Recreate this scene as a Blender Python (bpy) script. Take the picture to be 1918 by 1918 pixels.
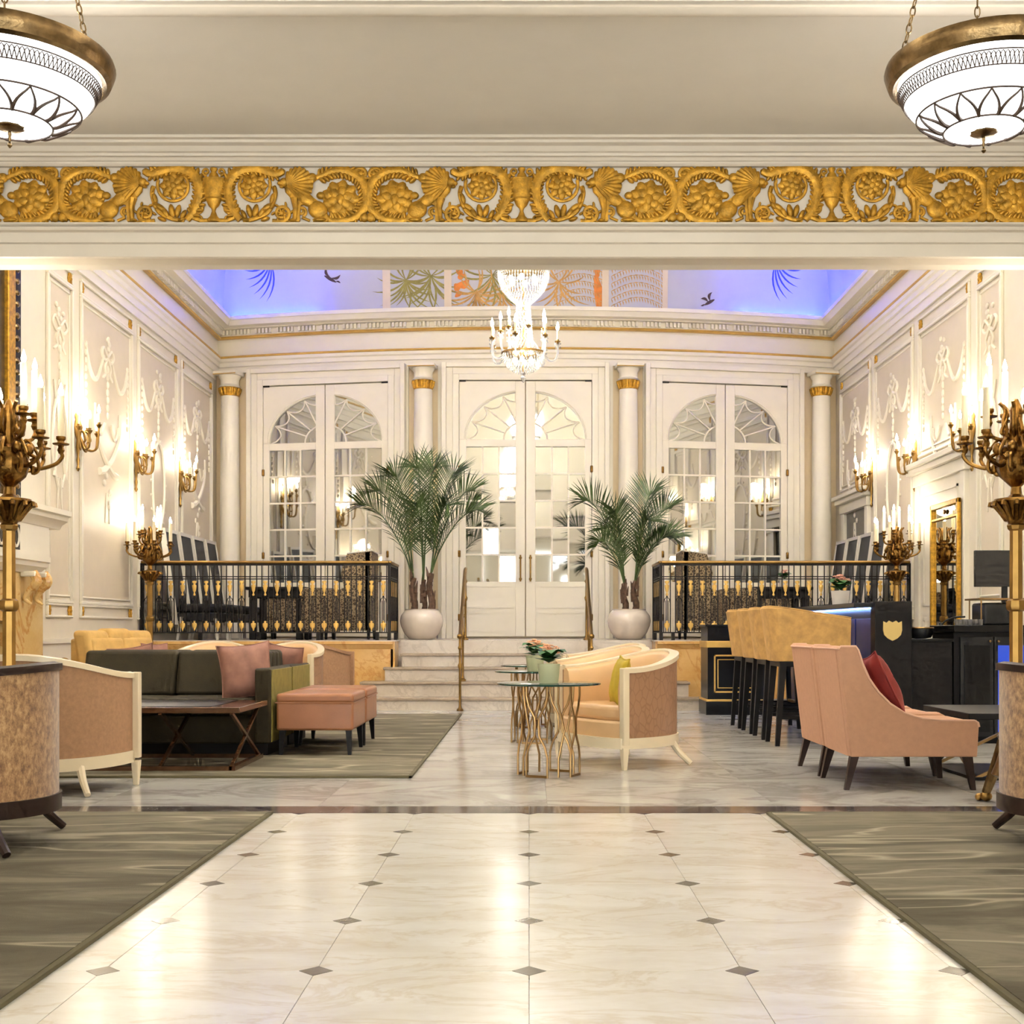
import bpy, bmesh, math, random
from mathutils import Vector, Matrix
PI = math.pi
sin, cos, R = math.sin, math.cos, math.radians
for o in list(bpy.data.objects):
    bpy.data.objects.remove(o)
S = bpy.context.scene
COL = S.collection

# ---------------------------------------------------------------- camera
EYE = 0.96
cam_d = bpy.data.cameras.new('camera')
cam_d.sensor_width = 36.0
cam_d.lens = 43.45
cam_d.shift_x = -0.0167
cam_d.shift_y = 0.1152
cam_d.clip_start = 0.05
cam = bpy.data.objects.new('camera', cam_d)
cam.location = (0, 0, EYE)
cam.rotation_euler = (PI / 2, 0, 0)
COL.objects.link(cam)
S.camera = cam

# ---------------------------------------------------------------- world and exposure
W = bpy.data.worlds.new('world')
S.world = W
W.use_nodes = True
W.node_tree.nodes['Background'].inputs[0].default_value = (1.0, 0.93, 0.82, 1)
W.node_tree.nodes['Background'].inputs[1].default_value = 0.25
S.view_settings.view_transform = 'Standard'
S.view_settings.look = 'None'
S.view_settings.gamma = 1.0
S.view_settings.use_curve_mapping = False
S.view_settings.exposure = 0.86
S.cycles.max_bounces = 5
S.cycles.diffuse_bounces = 3
S.cycles.glossy_bounces = 3
S.cycles.transparent_max_bounces = 6
S.cycles.caustics_reflective = False
S.cycles.caustics_refractive = False
S.cycles.use_adaptive_sampling = True
S.cycles.adaptive_threshold = 0.05
S.cycles.adaptive_min_samples = 12

# lamp powers (watts), used by the lamp builders below
POW_SCONCE = 5.0
POW_TORCH = 6.0
POW_CHANDELIER = 110.0
POW_PENDANT_UP = 14.0
POW_PENDANT_BOWL = 2.0
POW_COVE_FILL = 470.0
POW_COFFER_FILL = 42.0
POW_WINDOW_FILL = 9.0
WARM = (1.0, 0.88, 0.72)
SOFT = (1.0, 0.97, 0.93)


def point_light(name, loc, power, color=WARM, radius=0.05, parent=None):
    d = bpy.data.lights.new(name, 'POINT')
    d.energy = power
    d.color = color
    d.shadow_soft_size = radius
    o = bpy.data.objects.new(name, d)
    o.location = loc
    o.parent = parent
    COL.objects.link(o)
    return o


# ---------------------------------------------------------------- materials
def lin(c):
    out = []
    for v in c:
        v = v / 255.0
        out.append(v / 12.92 if v <= 0.04045 else ((v + 0.055) / 1.055) ** 2.4)
    return (*out, 1.0)


MATS = {}


def base_mat(name):
    m = bpy.data.materials.new(name)
    m.use_nodes = True
    nt = m.node_tree
    b = nt.nodes['Principled BSDF']
    MATS[name] = m
    return m, nt, b


def coords(nt, scale=(1, 1, 1), rnd=0.0):
    tc = nt.nodes.new('ShaderNodeTexCoord')
    mp = nt.nodes.new('ShaderNodeMapping')
    mp.inputs['Scale'].default_value = scale
    nt.links.new(tc.outputs['Object'], mp.inputs['Vector'])
    if rnd:
        oi = nt.nodes.new('ShaderNodeObjectInfo')
        cx = nt.nodes.new('ShaderNodeCombineXYZ')
        for i, k in enumerate((rnd, rnd * 1.7, rnd * 0.6)):
            mu = nt.nodes.new('ShaderNodeMath')
            mu.operation = 'MULTIPLY'
            mu.inputs[1].default_value = k
            nt.links.new(oi.outputs['Random'], mu.inputs[0])
            nt.links.new(mu.outputs[0], cx.inputs[i])
        nt.links.new(cx.outputs[0], mp.inputs['Location'])
    return mp.outputs['Vector']


def noise(nt, vec, scale, detail=4, rough=0.55, dist=0.0):
    n = nt.nodes.new('ShaderNodeTexNoise')
    n.inputs['Scale'].default_value = scale
    n.inputs['Detail'].default_value = detail
    n.inputs['Roughness'].default_value = rough
    n.inputs['Distortion'].default_value = dist
    nt.links.new(vec, n.inputs['Vector'])
    return n.outputs['Fac']


def ramp(nt, fac, stops):
    r = nt.nodes.new('ShaderNodeValToRGB')
    e = r.color_ramp.elements
    while len(e) < len(stops):
        e.new(0.5)
    for k, (p, c) in enumerate(stops):
        e[k].position = p
        e[k].color = c
    nt.links.new(fac, r.inputs['Fac'])
    return r.outputs['Color']


def mixc(nt, fac, a, b, blend='MIX'):
    m = nt.nodes.new('ShaderNodeMix')
    m.data_type = 'RGBA'
    m.blend_type = blend
    if isinstance(fac, float):
        m.inputs[0].default_value = fac
    else:
        nt.links.new(fac, m.inputs[0])
    for sock, v in ((m.inputs[6], a), (m.inputs[7], b)):
        if isinstance(v, tuple):
            sock.default_value = v
        else:
            nt.links.new(v, sock)
    return m.outputs[2]


def bump(nt, b, height, strength, dist=0.01):
    n = nt.nodes.new('ShaderNodeBump')
    n.inputs['Strength'].default_value = strength
    n.inputs['Distance'].default_value = dist
    nt.links.new(height, n.inputs['Height'])
    nt.links.new(n.outputs['Normal'], b.inputs['Normal'])


def plain(name, rgb, rough=0.5, metal=0.0, var=0.06, nscale=6.0, bmp=0.0, bscale=60.0, sheen=0.0, coat=0.0, spec=0.5, rnd=3.0):
    m, nt, b = base_mat(name)
    v = coords(nt, rnd=rnd)
    c = lin(rgb)
    dark = tuple(x * (1 - var) for x in c[:3]) + (1,)
    lite = tuple(min(1, x * (1 + var)) for x in c[:3]) + (1,)
    f = noise(nt, v, nscale)
    nt.links.new(ramp(nt, f, [(0.3, dark), (0.7, lite)]), b.inputs['Base Color'])
    b.inputs['Roughness'].default_value = rough
    b.inputs['Metallic'].default_value = metal
    b.inputs['Specular IOR Level'].default_value = spec
    if sheen:
        b.inputs['Sheen Weight'].default_value = sheen
        b.inputs['Sheen Roughness'].default_value = 0.4
        b.inputs['Sheen Tint'].default_value = lite
    if coat:
        b.inputs['Coat Weight'].default_value = coat
        b.inputs['Coat Roughness'].default_value = 0.08
    if bmp:
        bump(nt, b, noise(nt, v, bscale, 3), bmp, 0.004)
    return m


def marble(name, base, vein, cloud, scale=1.0, rough=0.1, amt=0.5, stretch=(1, 1, 1), rnd=30.0, vein_w=0.03):
    m, nt, b = base_mat(name)
    v = coords(nt, stretch, rnd)
    clouds = noise(nt, v, 1.6 * scale, 5, 0.6, 0.6)
    c1 = ramp(nt, clouds, [(0.32, lin(cloud)), (0.62, lin(base))])
    n2 = noise(nt, v, 1.1 * scale, 7, 0.62, 1.2)
    sub = nt.nodes.new('ShaderNodeMath')
    sub.operation = 'SUBTRACT'
    sub.inputs[1].default_value = 0.5
    nt.links.new(n2, sub.inputs[0])
    ab = nt.nodes.new('ShaderNodeMath')
    ab.operation = 'ABSOLUTE'
    nt.links.new(sub.outputs[0], ab.inputs[0])
    mask = ramp(nt, ab.outputs[0], [(0.0, (amt, amt, amt, 1)), (vein_w, (0, 0, 0, 1))])
    col = mixc(nt, mask, c1, lin(vein))
    fine = noise(nt, v, 22 * scale, 4)
    col = mixc(nt, 0.10, col, ramp(nt, fine, [(0.3, lin(vein)), (0.7, (1, 1, 1, 1))]), 'MULTIPLY')
    nt.links.new(col, b.inputs['Base Color'])
    b.inputs['Roughness'].default_value = rough
    b.inputs['Specular IOR Level'].default_value = 0.5
    return m


def emit(name, rgb, strength, sampled=False):
    m, nt, b = base_mat(name)
    b.inputs['Base Color'].default_value = (0.8, 0.8, 0.8, 1)
    b.inputs['Emission Color'].default_value = (*rgb, 1)
    b.inputs['Emission Strength'].default_value = strength
    if not sampled:
        m.cycles.emission_sampling = 'NONE'
    return m


def mirror_mat(name, rgb, rough):
    m, nt, b = base_mat(name)
    b.inputs['Base Color'].default_value = lin(rgb)
    b.inputs['Metallic'].default_value = 1.0
    b.inputs['Roughness'].default_value = rough
    return m


plain('wall_paint', (240, 229, 208), 0.45, var=0.02)
plain('panel_paint', (226, 211, 187), 0.5, var=0.02)
plain('peach_paint', (240, 218, 180), 0.45, var=0.02)
plain('trim_paint', (247, 238, 219), 0.38, var=0.015)
plain('door_paint', (248, 238, 218), 0.35, var=0.015)
plain('beam_paint', (228, 216, 198), 0.45, var=0.02)
plain('ceiling_paint', (234, 225, 211), 0.6, var=0.015)
plain('plaster', (244, 234, 214), 0.5, var=0.02)
plain('gilt', (192, 144, 48), 0.42, metal=0.6, var=0.42, nscale=26, bmp=0.5, bscale=120)
plain('gold_line', (216, 174, 92), 0.4, metal=0.25, var=0.12)
plain('brass', (150, 118, 66), 0.33, metal=1.0, var=0.12, nscale=14)
plain('antique_brass', (122, 100, 68), 0.28, metal=1.0, var=0.4, nscale=22, bmp=0.3, bscale=70)
plain('bronze', (128, 94, 46), 0.33, metal=1.0, var=0.4, nscale=30, bmp=0.5, bscale=90)
plain('champagne_metal', (146, 116, 76), 0.3, metal=1.0, var=0.1)
plain('iron', (30, 24, 20), 0.42, metal=0.5, var=0.15)
plain('dark_wood', (46, 30, 23), 0.4, var=0.25, nscale=9, spec=0.35)
plain('ebony', (20, 16, 15), 0.45, var=0.2, spec=0.25)
plain('black_lacquer', (17, 16, 17), 0.3, var=0.1, spec=0.3)
plain('walnut', (88, 58, 36), 0.25, var=0.3, nscale=8, coat=0.5)
plain('cream_wood', (240, 222, 188), 0.3, var=0.03, coat=0.2)
plain('candle_wax', (236, 220, 186), 0.5, var=0.02)
plain('ceramic', (226, 212, 198), 0.18, var=0.06, coat=0.5)
plain('pot_green', (216, 218, 176), 0.45, var=0.04)
plain('pot_white', (228, 220, 212), 0.4, var=0.04)
plain('soil', (52, 36, 26), 0.9, var=0.3, nscale=40, bmp=0.8)
plain('trunk_bark', (86, 62, 46), 0.85, var=0.45, nscale=24, bmp=1.0, bscale=40)
plain('frond_green', (62, 80, 38), 0.45, var=0.55, nscale=5, rnd=40)
plain('leaf_green', (46, 96, 40), 0.4, var=0.35, nscale=30)
plain('blossom_coral', (240, 172, 132), 0.6, var=0.2, nscale=30)
plain('blossom_pink', (222, 160, 140), 0.6, var=0.2, nscale=30)
plain('satin_gold', (222, 182, 134), 0.3, var=0.05, sheen=0.2)
plain('taupe_fabric', (166, 126, 92), 0.75, var=0.12, nscale=40, bmp=0.25, bscale=300, sheen=0.3)
plain('salmon_fabric', (194, 147, 116), 0.8, var=0.05, nscale=30, bmp=0.2, bscale=400, sheen=0.35)
plain('salmon_piping', (222, 178, 150), 0.7, var=0.03)
plain('mustard_velvet', (206, 166, 96), 0.75, var=0.14, nscale=9, bmp=0.15, bscale=90, sheen=0.5)
plain('stool_velvet', (192, 150, 88), 0.75, var=0.22, nscale=14, bmp=0.15, bscale=200, sheen=0.45)
plain('olive_velvet_lit', (124, 112, 50), 0.8, var=0.2, nscale=14, sheen=0.3, bmp=0.3, bscale=60)  # lit copy of olive_velvet; light on the outer arms put into the colour
plain('olive_velvet', (46, 37, 14), 0.8, var=0.25, nscale=10, sheen=0.08, bmp=0.2, bscale=120)
plain('leather', (160, 106, 72), 0.32, var=0.09, nscale=5, bmp=0.12, bscale=160)
plain('pink_velvet', (142, 98, 82), 0.65, var=0.28, nscale=8, sheen=0.35)
plain('red_velvet', (132, 40, 36), 0.6, var=0.3, nscale=7, sheen=0.6)
plain('chartreuse', (186, 160, 40), 0.7, var=0.15, nscale=10, sheen=0.3)
plain('navy_fabric', (19, 20, 28), 0.6, var=0.2, nscale=20, sheen=0.15)
plain('white_frame', (232, 224, 210), 0.4, var=0.03)
plain('dark_field', (46, 40, 36), 0.25, var=0.25, nscale=2.0)
plain('firebox', (14, 12, 11), 0.9, var=0.2)
plain('screen_black', (40, 38, 38), 0.25, var=0.03)
plain('rubber_black', (16, 16, 17), 0.5, var=0.1)
plain('shield_gold', (206, 178, 110), 0.4, metal=0.3, var=0.05)
plain('bowl_line', (74, 56, 44), 0.5, var=0.1)
plain('mural_sky', (206, 204, 212), 0.7, var=0.05, nscale=1.2)
plain('mural_green', (150, 140, 74), 0.75, var=0.3, nscale=12)
plain('mural_ochre', (206, 158, 92), 0.75, var=0.25, nscale=10)
plain('mural_orange', (226, 136, 60), 0.75, var=0.25, nscale=10)
plain('mural_cream', (236, 218, 190), 0.7, var=0.03)
plain('mural_brown', (74, 54, 44), 0.75, var=0.2)
plain('mural_blue', (70, 84, 190), 0.75, var=0.2)
plain('daylight_curtain', (236, 226, 206), 0.8, var=0.03)

marble('tile_marble', (242, 239, 232), (208, 190, 158), (228, 221, 208), 1.0, 0.2, 0.4, (1, 2.2, 1))
marble('inset_marble', (124, 116, 102), (90, 84, 74), (108, 100, 88), 3.0, 0.14, 0.4)
marble('slab_marble', (226, 223, 217), (154, 148, 144), (204, 199, 194), 0.8, 0.14, 0.6, (1, 1.6, 1), vein_w=0.06)
marble('border_marble', (104, 94, 92), (176, 166, 160), (78, 70, 70), 2.0, 0.1, 0.6)
marble('step_marble', (218, 206, 192), (166, 150, 134), (204, 190, 174), 1.4, 0.2, 0.4)
marble('nosing_marble', (176, 158, 136), (140, 122, 104), (160, 142, 122), 2.0, 0.25, 0.4)
marble('yellow_marble', (216, 168, 98), (190, 126, 58), (226, 186, 124), 1.2, 0.2, 0.5)
marble('fire_marble', (222, 186, 118), (192, 128, 52), (232, 204, 148), 1.3, 0.16, 0.75)
marble('skirt_marble', (186, 174, 168), (120, 108, 104), (160, 148, 142), 3.0, 0.2, 0.6)
mirror_mat('door_mirror', (204, 206, 202), 0.03)
mirror_mat('wall_mirror', (226, 222, 206), 0.02)


def rug_mat():
    m, nt, b = base_mat('rug_pile')
    v = coords(nt, (0.45, 1.5, 1))
    f = noise(nt, v, 1.5, 6, 0.62, 0.8)
    c = ramp(nt, f, [(0.30, lin((84, 78, 64))), (0.46, lin((106, 99, 83))), (0.56, lin((132, 124, 106))), (0.70, lin((94, 88, 73)))])
    v2 = coords(nt, (0.5, 2.6, 1))
    f2 = noise(nt, v2, 1.15, 2, 0.5, 0.3)
    sub = nt.nodes.new('ShaderNodeMath')
    sub.operation = 'SUBTRACT'
    sub.inputs[1].default_value = 0.56
    nt.links.new(f2, sub.inputs[0])
    ab = nt.nodes.new('ShaderNodeMath')
    ab.operation = 'ABSOLUTE'
    nt.links.new(sub.outputs[0], ab.inputs[0])
    mask = ramp(nt, ab.outputs[0], [(0.0, (0.6, 0.6, 0.6, 1)), (0.022, (0, 0, 0, 1))])
    c = mixc(nt, mask, c, lin((186, 176, 152)))
    nt.links.new(c, b.inputs['Base Color'])
    b.inputs['Roughness'].default_value = 0.95
    b.inputs['Specular IOR Level'].default_value = 0.1
    bump(nt, b, noise(nt, coords(nt), 260, 2), 0.5, 0.004)


rug_mat()


def crushed_mat():
    m, nt, b = base_mat('crushed_velvet')
    v = coords(nt, (1, 1, 0.6), 7.0)
    f = noise(nt, v, 46, 6, 0.75, 0.2)
    g = noise(nt, v, 4, 3)
    c = ramp(nt, f, [(0.34, lin((110, 76, 46))), (0.5, lin((166, 126, 82))), (0.66, lin((204, 168, 120)))])
    c = mixc(nt, 0.35, c, ramp(nt, g, [(0.3, lin((170, 130, 96))), (0.7, (1, 1, 1, 1))]), 'MULTIPLY')
    nt.links.new(c, b.inputs['Base Color'])
    b.inputs['Roughness'].default_value = 0.6
    b.inputs['Sheen Weight'].default_value = 0.5
    bump(nt, b, f, 0.25, 0.004)


crushed_mat()


def damask_mat():
    m, nt, b = base_mat('damask')
    v = coords(nt, (1, 1, 1), 5.0)
    vo = nt.nodes.new('ShaderNodeTexVoronoi')
    vo.feature = 'DISTANCE_TO_EDGE'
    vo.inputs['Scale'].default_value = 26
    nt.links.new(v, vo.inputs['Vector'])
    f = noise(nt, v, 16, 3, 0.5, 1.5)
    mu = nt.nodes.new('ShaderNodeMath')
    mu.operation = 'MULTIPLY'
    nt.links.new(vo.outputs['Distance'], mu.inputs[0])
    nt.links.new(f, mu.inputs[1])
    c = ramp(nt, mu.outputs[0], [(0.02, lin((160, 138, 104))), (0.07, lin((70, 54, 36)))])
    nt.links.new(c, b.inputs['Base Color'])
    b.inputs['Roughness'].default_value = 0.7


damask_mat()


def croc_mat():
    m, nt, b = base_mat('croc_taupe')
    v = coords(nt, (1, 1, 0.6), 5.0)
    vo = nt.nodes.new('ShaderNodeTexVoronoi')
    vo.feature = 'DISTANCE_TO_EDGE'
    vo.inputs['Scale'].default_value = 20
    nt.links.new(v, vo.inputs['Vector'])
    c = ramp(nt, vo.outputs['Distance'], [(0.0, lin((146, 108, 78))), (0.1, lin((164, 124, 92)))])
    nt.links.new(c, b.inputs['Base Color'])
    b.inputs['Roughness'].default_value = 0.42
    bump(nt, b, vo.outputs['Distance'], 0.3, 0.01)


croc_mat()


def glass_mats():
    m, nt, b = base_mat('table_glass')
    b.inputs['Base Color'].default_value = lin((200, 226, 214))
    b.inputs['Roughness'].default_value = 0.02
    out = nt.nodes['Material Output']
    tr = nt.nodes.new('ShaderNodeBsdfTransparent')
    tr.inputs[0].default_value = lin((214, 232, 222))
    b.inputs['Base Color'].default_value = lin((40, 70, 58))
    mx = nt.nodes.new('ShaderNodeMixShader')
    fr = nt.nodes.new('ShaderNodeLayerWeight')
    fr.inputs[0].default_value = 0.22
    nt.links.new(fr.outputs['Facing'], mx.inputs[0])
    nt.links.new(tr.outputs[0], mx.inputs[1])
    nt.links.new(b.outputs[0], mx.inputs[2])
    nt.links.new(mx.outputs[0], out.inputs[0])
    m, nt, b = base_mat('glass_edge')
    b.inputs['Base Color'].default_value = lin((26, 60, 50))
    b.inputs['Roughness'].default_value = 0.05
    m, nt, b = base_mat('crystal')
    out = nt.nodes['Material Output']
    b.inputs['Base Color'].default_value = (0.10, 0.10, 0.10, 1)
    b.inputs['Roughness'].default_value = 0.12
    b.inputs['Specular IOR Level'].default_value = 1.0
    tl = nt.nodes.new('ShaderNodeBsdfTranslucent')
    tl.inputs[0].default_value = (1, 0.98, 0.95, 1)
    tr = nt.nodes.new('ShaderNodeBsdfTransparent')
    a = nt.nodes.new('ShaderNodeMixShader')
    a.inputs[0].default_value = 0.42
    nt.links.new(b.outputs[0], a.inputs[1])
    nt.links.new(tl.outputs[0], a.inputs[2])
    c = nt.nodes.new('ShaderNodeMixShader')
    c.inputs[0].default_value = 0.4
    nt.links.new(a.outputs[0], c.inputs[1])
    nt.links.new(tr.outputs[0], c.inputs[2])
    nt.links.new(c.outputs[0], out.inputs[0])


glass_mats()
emit('flame', (1.0, 0.90, 0.72), 60.0)
emit('bowl_glass', (0.97, 0.99, 1.0), POW_PENDANT_BOWL, sampled=True)
emit('blue_led', (0.012, 0.04, 1.0), 46.0, sampled=True)
emit('bar_led', (0.22, 0.40, 1.0), 20.0, sampled=True)
emit('fridge_blue', (0.02, 0.09, 0.75), 0.45)
MATS['fridge_blue'].node_tree.nodes['Principled BSDF'].inputs['Base Color'].default_value = (0.01, 0.01, 0.03, 1)
plain('bar_blue_lit', (36, 48, 96), 0.3, var=0.15)  # blue glow from under the counter top put into the panel colour
plain('rug_edge', (96, 88, 62), 0.9, var=0.1)
emit('coffer_fill', (0.92, 0.985, 1.0), POW_COFFER_FILL, sampled=True)  # added fill for the lobby, hidden inside the coffer
emit('fill_pane', (0.92, 0.98, 1.0), POW_WINDOW_FILL, sampled=True)  # glow of the panes added behind the camera as daylight fill
emit('cove_fill', (0.97, 1.0, 0.89), POW_COVE_FILL, sampled=True)  # added room fill, hidden from the camera above the beam

# ---------------------------------------------------------------- mesh helpers


class MB:
    def __init__(self):
        self.v, self.f = [], []

    def add(self, vs, fs):
        k = len(self.v)
        self.v += [tuple(p) for p in vs]
        self.f += [tuple(i + k for i in f) for f in fs]
        return self

    def box(self, x0, x1, y0, y1, z0, z1):
        return self.hexa([(x0, y0, z0), (x1, y0, z0), (x1, y1, z0), (x0, y1, z0), (x0, y0, z1), (x1, y0, z1), (x1, y1, z1), (x0, y1, z1)])

    def hexa(self, p):
        return self.add(p, [(0, 3, 2, 1), (4, 5, 6, 7), (0, 1, 5, 4), (1, 2, 6, 5), (2, 3, 7, 6), (3, 0, 4, 7)])

    def bar(self, a, b, w, d=None, up=(0, 0, 1)):
        a, b = Vector(a), Vector(b)
        t = (b - a).normalized()
        u = Vector(up)
        if abs(t.dot(u)) > 0.95:
            u = Vector((0, 1, 0))
        s = t.cross(u).normalized()
        u = s.cross(t)
        d = w if d is None else d
        s, u = s * w / 2, u * d / 2
        return self.hexa([a - s - u, a + s - u, a + s + u, a - s + u, b - s - u, b + s - u, b + s + u, b - s + u])

    def taper(self, x0, y0, z0, w0, x1, y1, z1, w1):
        a, b = w0 / 2, w1 / 2
        return self.hexa([(x0 - a, y0 - a, z0), (x0 + a, y0 - a, z0), (x0 + a, y0 + a, z0), (x0 - a, y0 + a, z0),
                          (x1 - b, y1 - b, z1), (x1 + b, y1 - b, z1), (x1 + b, y1 + b, z1), (x1 - b, y1 + b, z1)])

    def prism(self, poly, d0, d1, axis='y'):
        n = len(poly)

        def m(p, d):
            if axis == 'y':
                return (p[0], d, p[1])
            if axis == 'x':
                return (d, p[0], p[1])
            return (p[0], p[1], d)
        vs = [m(p, d0) for p in poly] + [m(p, d1) for p in poly]
        fs = [tuple(range(n))[::-1], tuple(range(n, 2 * n))] + [(i, (i + 1) % n, n + (i + 1) % n, n + i) for i in range(n)]
        return self.add(vs, fs)

    def lathe(self, prof, n=24, c=(0, 0, 0), fl=None):
        vs, fs = [], []
        for (r, z) in prof:
            for i in range(n):
                a = 2 * PI * i / n
                rr = max(r, 1e-4) * (1 + (fl[0] * (cos(a * fl[1])) if fl else 0))
                vs.append((c[0] + rr * cos(a), c[1] + rr * sin(a), c[2] + z))
        for k in range(len(prof) - 1):
            for i in range(n):
                j = (i + 1) % n
                fs.append((k * n + i, k * n + j, (k + 1) * n + j, (k + 1) * n + i))
        fs.append(tuple(range(n))[::-1])
        fs.append(tuple(range((len(prof) - 1) * n, len(prof) * n)))
        return self.add(vs, fs)

    def tube(self, pts, r, n=8, flat=None, closed=False):
        pts = [Vector(p) for p in pts]
        m = len(pts)
        rs = r if isinstance(r, (list, tuple)) else [r] * m
        T = []
        for i in range(m):
            a = pts[(i - 1) % m] if closed or i > 0 else pts[0]
            b = pts[(i + 1) % m] if closed or i < m - 1 else pts[-1]
            T.append((b - a).normalized())
        if flat is not None:
            U = [Vector(flat)] * m
        else:
            u = Vector((0, 0, 1)) if abs(T[0].z) < 0.9 else Vector((1, 0, 0))
            U = []
            for t in T:
                u = (u - t * u.dot(t))
                if u.length < 1e-6:
                    u = Vector((0, 1, 0)) - t * t.y
                u.normalize()
                U.append(u.copy())
        vs, fs = [], []
        for p, t, u, q in zip(pts, T, U, rs):
            s = t.cross(u)
            if s.length > 1e-9:
                s.normalize()
            k = 0.62 if flat is not None else 1.0
            for i in range(n):
                a = 2 * PI * i / n
                vs.append(p + s * (q * cos(a)) + u * (q * k * sin(a)))
        for k in range(m if closed else m - 1):
            for i in range(n):
                j = (i + 1) % n
                k2 = (k + 1) % m
                fs.append((k * n + i, k * n + j, k2 * n + j, k2 * n + i))
        if not closed:
            fs.append(tuple(range(n))[::-1])
            fs.append(tuple(range((m - 1) * n, m * n)))
        return self.add(vs, fs)

    def ell(self, c, rx, ry=None, rz=None, n=10, m=6, rot=None):
        ry = rx if ry is None else ry
        rz = rx if rz is None else rz
        vs, fs = [], []
        for k in range(m + 1):
            p = PI * k / m - PI / 2
            for i in range(n):
                a = 2 * PI * i / n
                q = Vector((rx * max(cos(p), 1e-3) * cos(a), ry * max(cos(p), 1e-3) * sin(a), rz * sin(p)))
                if rot is not None:
                    q = rot @ q
                vs.append(Vector(c) + q)
        for k in range(m):
            for i in range(n):
                j = (i + 1) % n
                fs.append((k * n + i, k * n + j, (k + 1) * n + j, (k + 1) * n + i))
        return self.add(vs, fs)

    def loft(self, rings, closed=False, caps=True):
        n, m = len(rings[0]), len(rings)
        vs = [p for r_ in rings for p in r_]
        fs = []
        for k in range(m if closed else m - 1):
            k2 = (k + 1) % m
            for i in range(n):
                j = (i + 1) % n
                fs.append((k * n + i, k * n + j, k2 * n + j, k2 * n + i))
        if caps and not closed:
            fs.append(tuple(range(n))[::-1])
            fs.append(tuple(range((m - 1) * n, m * n)))
        return self.add(vs, fs)

    def sweep(self, path, prof):
        """prof (d, z): closed ring, d measured towards the inside of the path (left of travel is outside)"""
        rings = []
        m = len(path)
        for i, p in enumerate(path):
            a = Vector(path[max(i - 1, 0)])
            b = Vector(path[min(i + 1, m - 1)])
            p = Vector(p)
            t1 = (p - a).normalized() if i > 0 else (b - p).normalized()
            t2 = (b - p).normalized() if i < m - 1 else t1
            n1, n2 = Vector((t1.y, -t1.x)), Vector((t2.y, -t2.x))
            nn = (n1 + n2).normalized()
            nn = nn / max(0.3, nn.dot(n1))
            rings.append([(p.x + nn.x * d, p.y + nn.y * d, z) for d, z in prof])
        return self.loft(rings)

    def quad(self, a, b, c, d):
        return self.add([a, b, c, d], [(0, 1, 2, 3)])

    def mat4(self, M, start=0):
        for i in range(start, len(self.v)):
            self.v[i] = tuple(M @ Vector(self.v[i]))
        return self

    def build(self, name, mat, parent=None, loc=(0, 0, 0), rot=(0, 0, 0), bevel=0.0, seg=2, angle=38, sub=0, smooth=True):
        me = bpy.data.meshes.new(name)
        me.from_pydata(self.v, [], self.f)
        bm = bmesh.new()
        bm.from_mesh(me)
        bmesh.ops.recalc_face_normals(bm, faces=bm.faces)
        bm.to_mesh(me)
        bm.free()
        if smooth:
            me.shade_smooth()
            me.set_sharp_from_angle(angle=R(angle))
        me.materials.append(MATS[mat])
        o = bpy.data.objects.new(name, me)
        o.location, o.rotation_euler = loc, rot
        COL.objects.link(o)
        o.parent = parent
        if bevel:
            b = o.modifiers.new('bevel', 'BEVEL')
            b.width, b.segments, b.limit_method, b.angle_limit = bevel, seg, 'ANGLE', R(40)
            b.harden_normals = False
        if sub:
            q = o.modifiers.new('sub', 'SUBSURF')
            q.levels = q.render_levels = sub
        return o


def tag(o, label=None, cat=None, group=None, kind=None):
    for k, v in (('label', label), ('category', cat), ('group', group), ('kind', kind)):
        if v:
            o[k] = v
    return o


def empty(name, loc=(0, 0, 0), rz=0.0, parent=None):
    o = bpy.data.objects.new(name, None)
    o.empty_display_size = 0.1
    o.location, o.rotation_euler = loc, (0, 0, rz)
    COL.objects.link(o)
    o.parent = parent
    return o


def thing(name, label, cat, loc=(0, 0, 0), rz=0.0, group=None):
    return tag(empty(name, loc, rz), label, cat, group)


KIDS = {}


def inst(src, parent=None, loc=(0, 0, 0), rot=(0, 0, 0), scale=(1, 1, 1)):
    c = src.copy()
    COL.objects.link(c)
    c.parent = parent
    c.location, c.rotation_euler, c.scale = loc, rot, scale
    return c


def copy_tree(src, loc=None, rz=None, label=None, scale=None, group=None):
    kids = {}
    for o in bpy.data.objects:
        if o.parent is not None:
            kids.setdefault(o.parent, []).append(o)

    def rec(o, p):
        c = o.copy()
        COL.objects.link(c)
        c.parent = p
        for k in kids.get(o, []):
            rec(k, c)
        return c
    c = rec(src, None)
    if loc is not None:
        c.location = loc
    if rz is not None:
        c.rotation_euler = (0, 0, rz)
    if scale is not None:
        c.scale = scale
    if label:
        c['label'] = label
    if group:
        c['group'] = group
    return c


def arc(cx, cz, r, a0, a1, n, y=0.0, r1=None):
    r1 = r if r1 is None else r1
    return [(cx + (r + (r1 - r) * i / n) * cos(R(a0 + (a1 - a0) * i / n)), y, cz + (r + (r1 - r) * i / n) * sin(R(a0 + (a1 - a0) * i / n))) for i in range(n + 1)]


def spline(pts, n=6):
    """Catmull-Rom through 3-D points"""
    P = [Vector(p) for p in pts]
    P = [P[0] * 2 - P[1]] + P + [P[-1] * 2 - P[-2]]
    out = []
    for i in range(1, len(P) - 2):
        for k in range(n):
            t = k / n
            a, b, c, d = P[i - 1], P[i], P[i + 1], P[i + 2]
            out.append(0.5 * ((2 * b) + (c - a) * t + (2 * a - 5 * b + 4 * c - d) * t * t + (3 * b - a - 3 * c + d) * t ** 3))
    out.append(P[-2])
    return out


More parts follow.
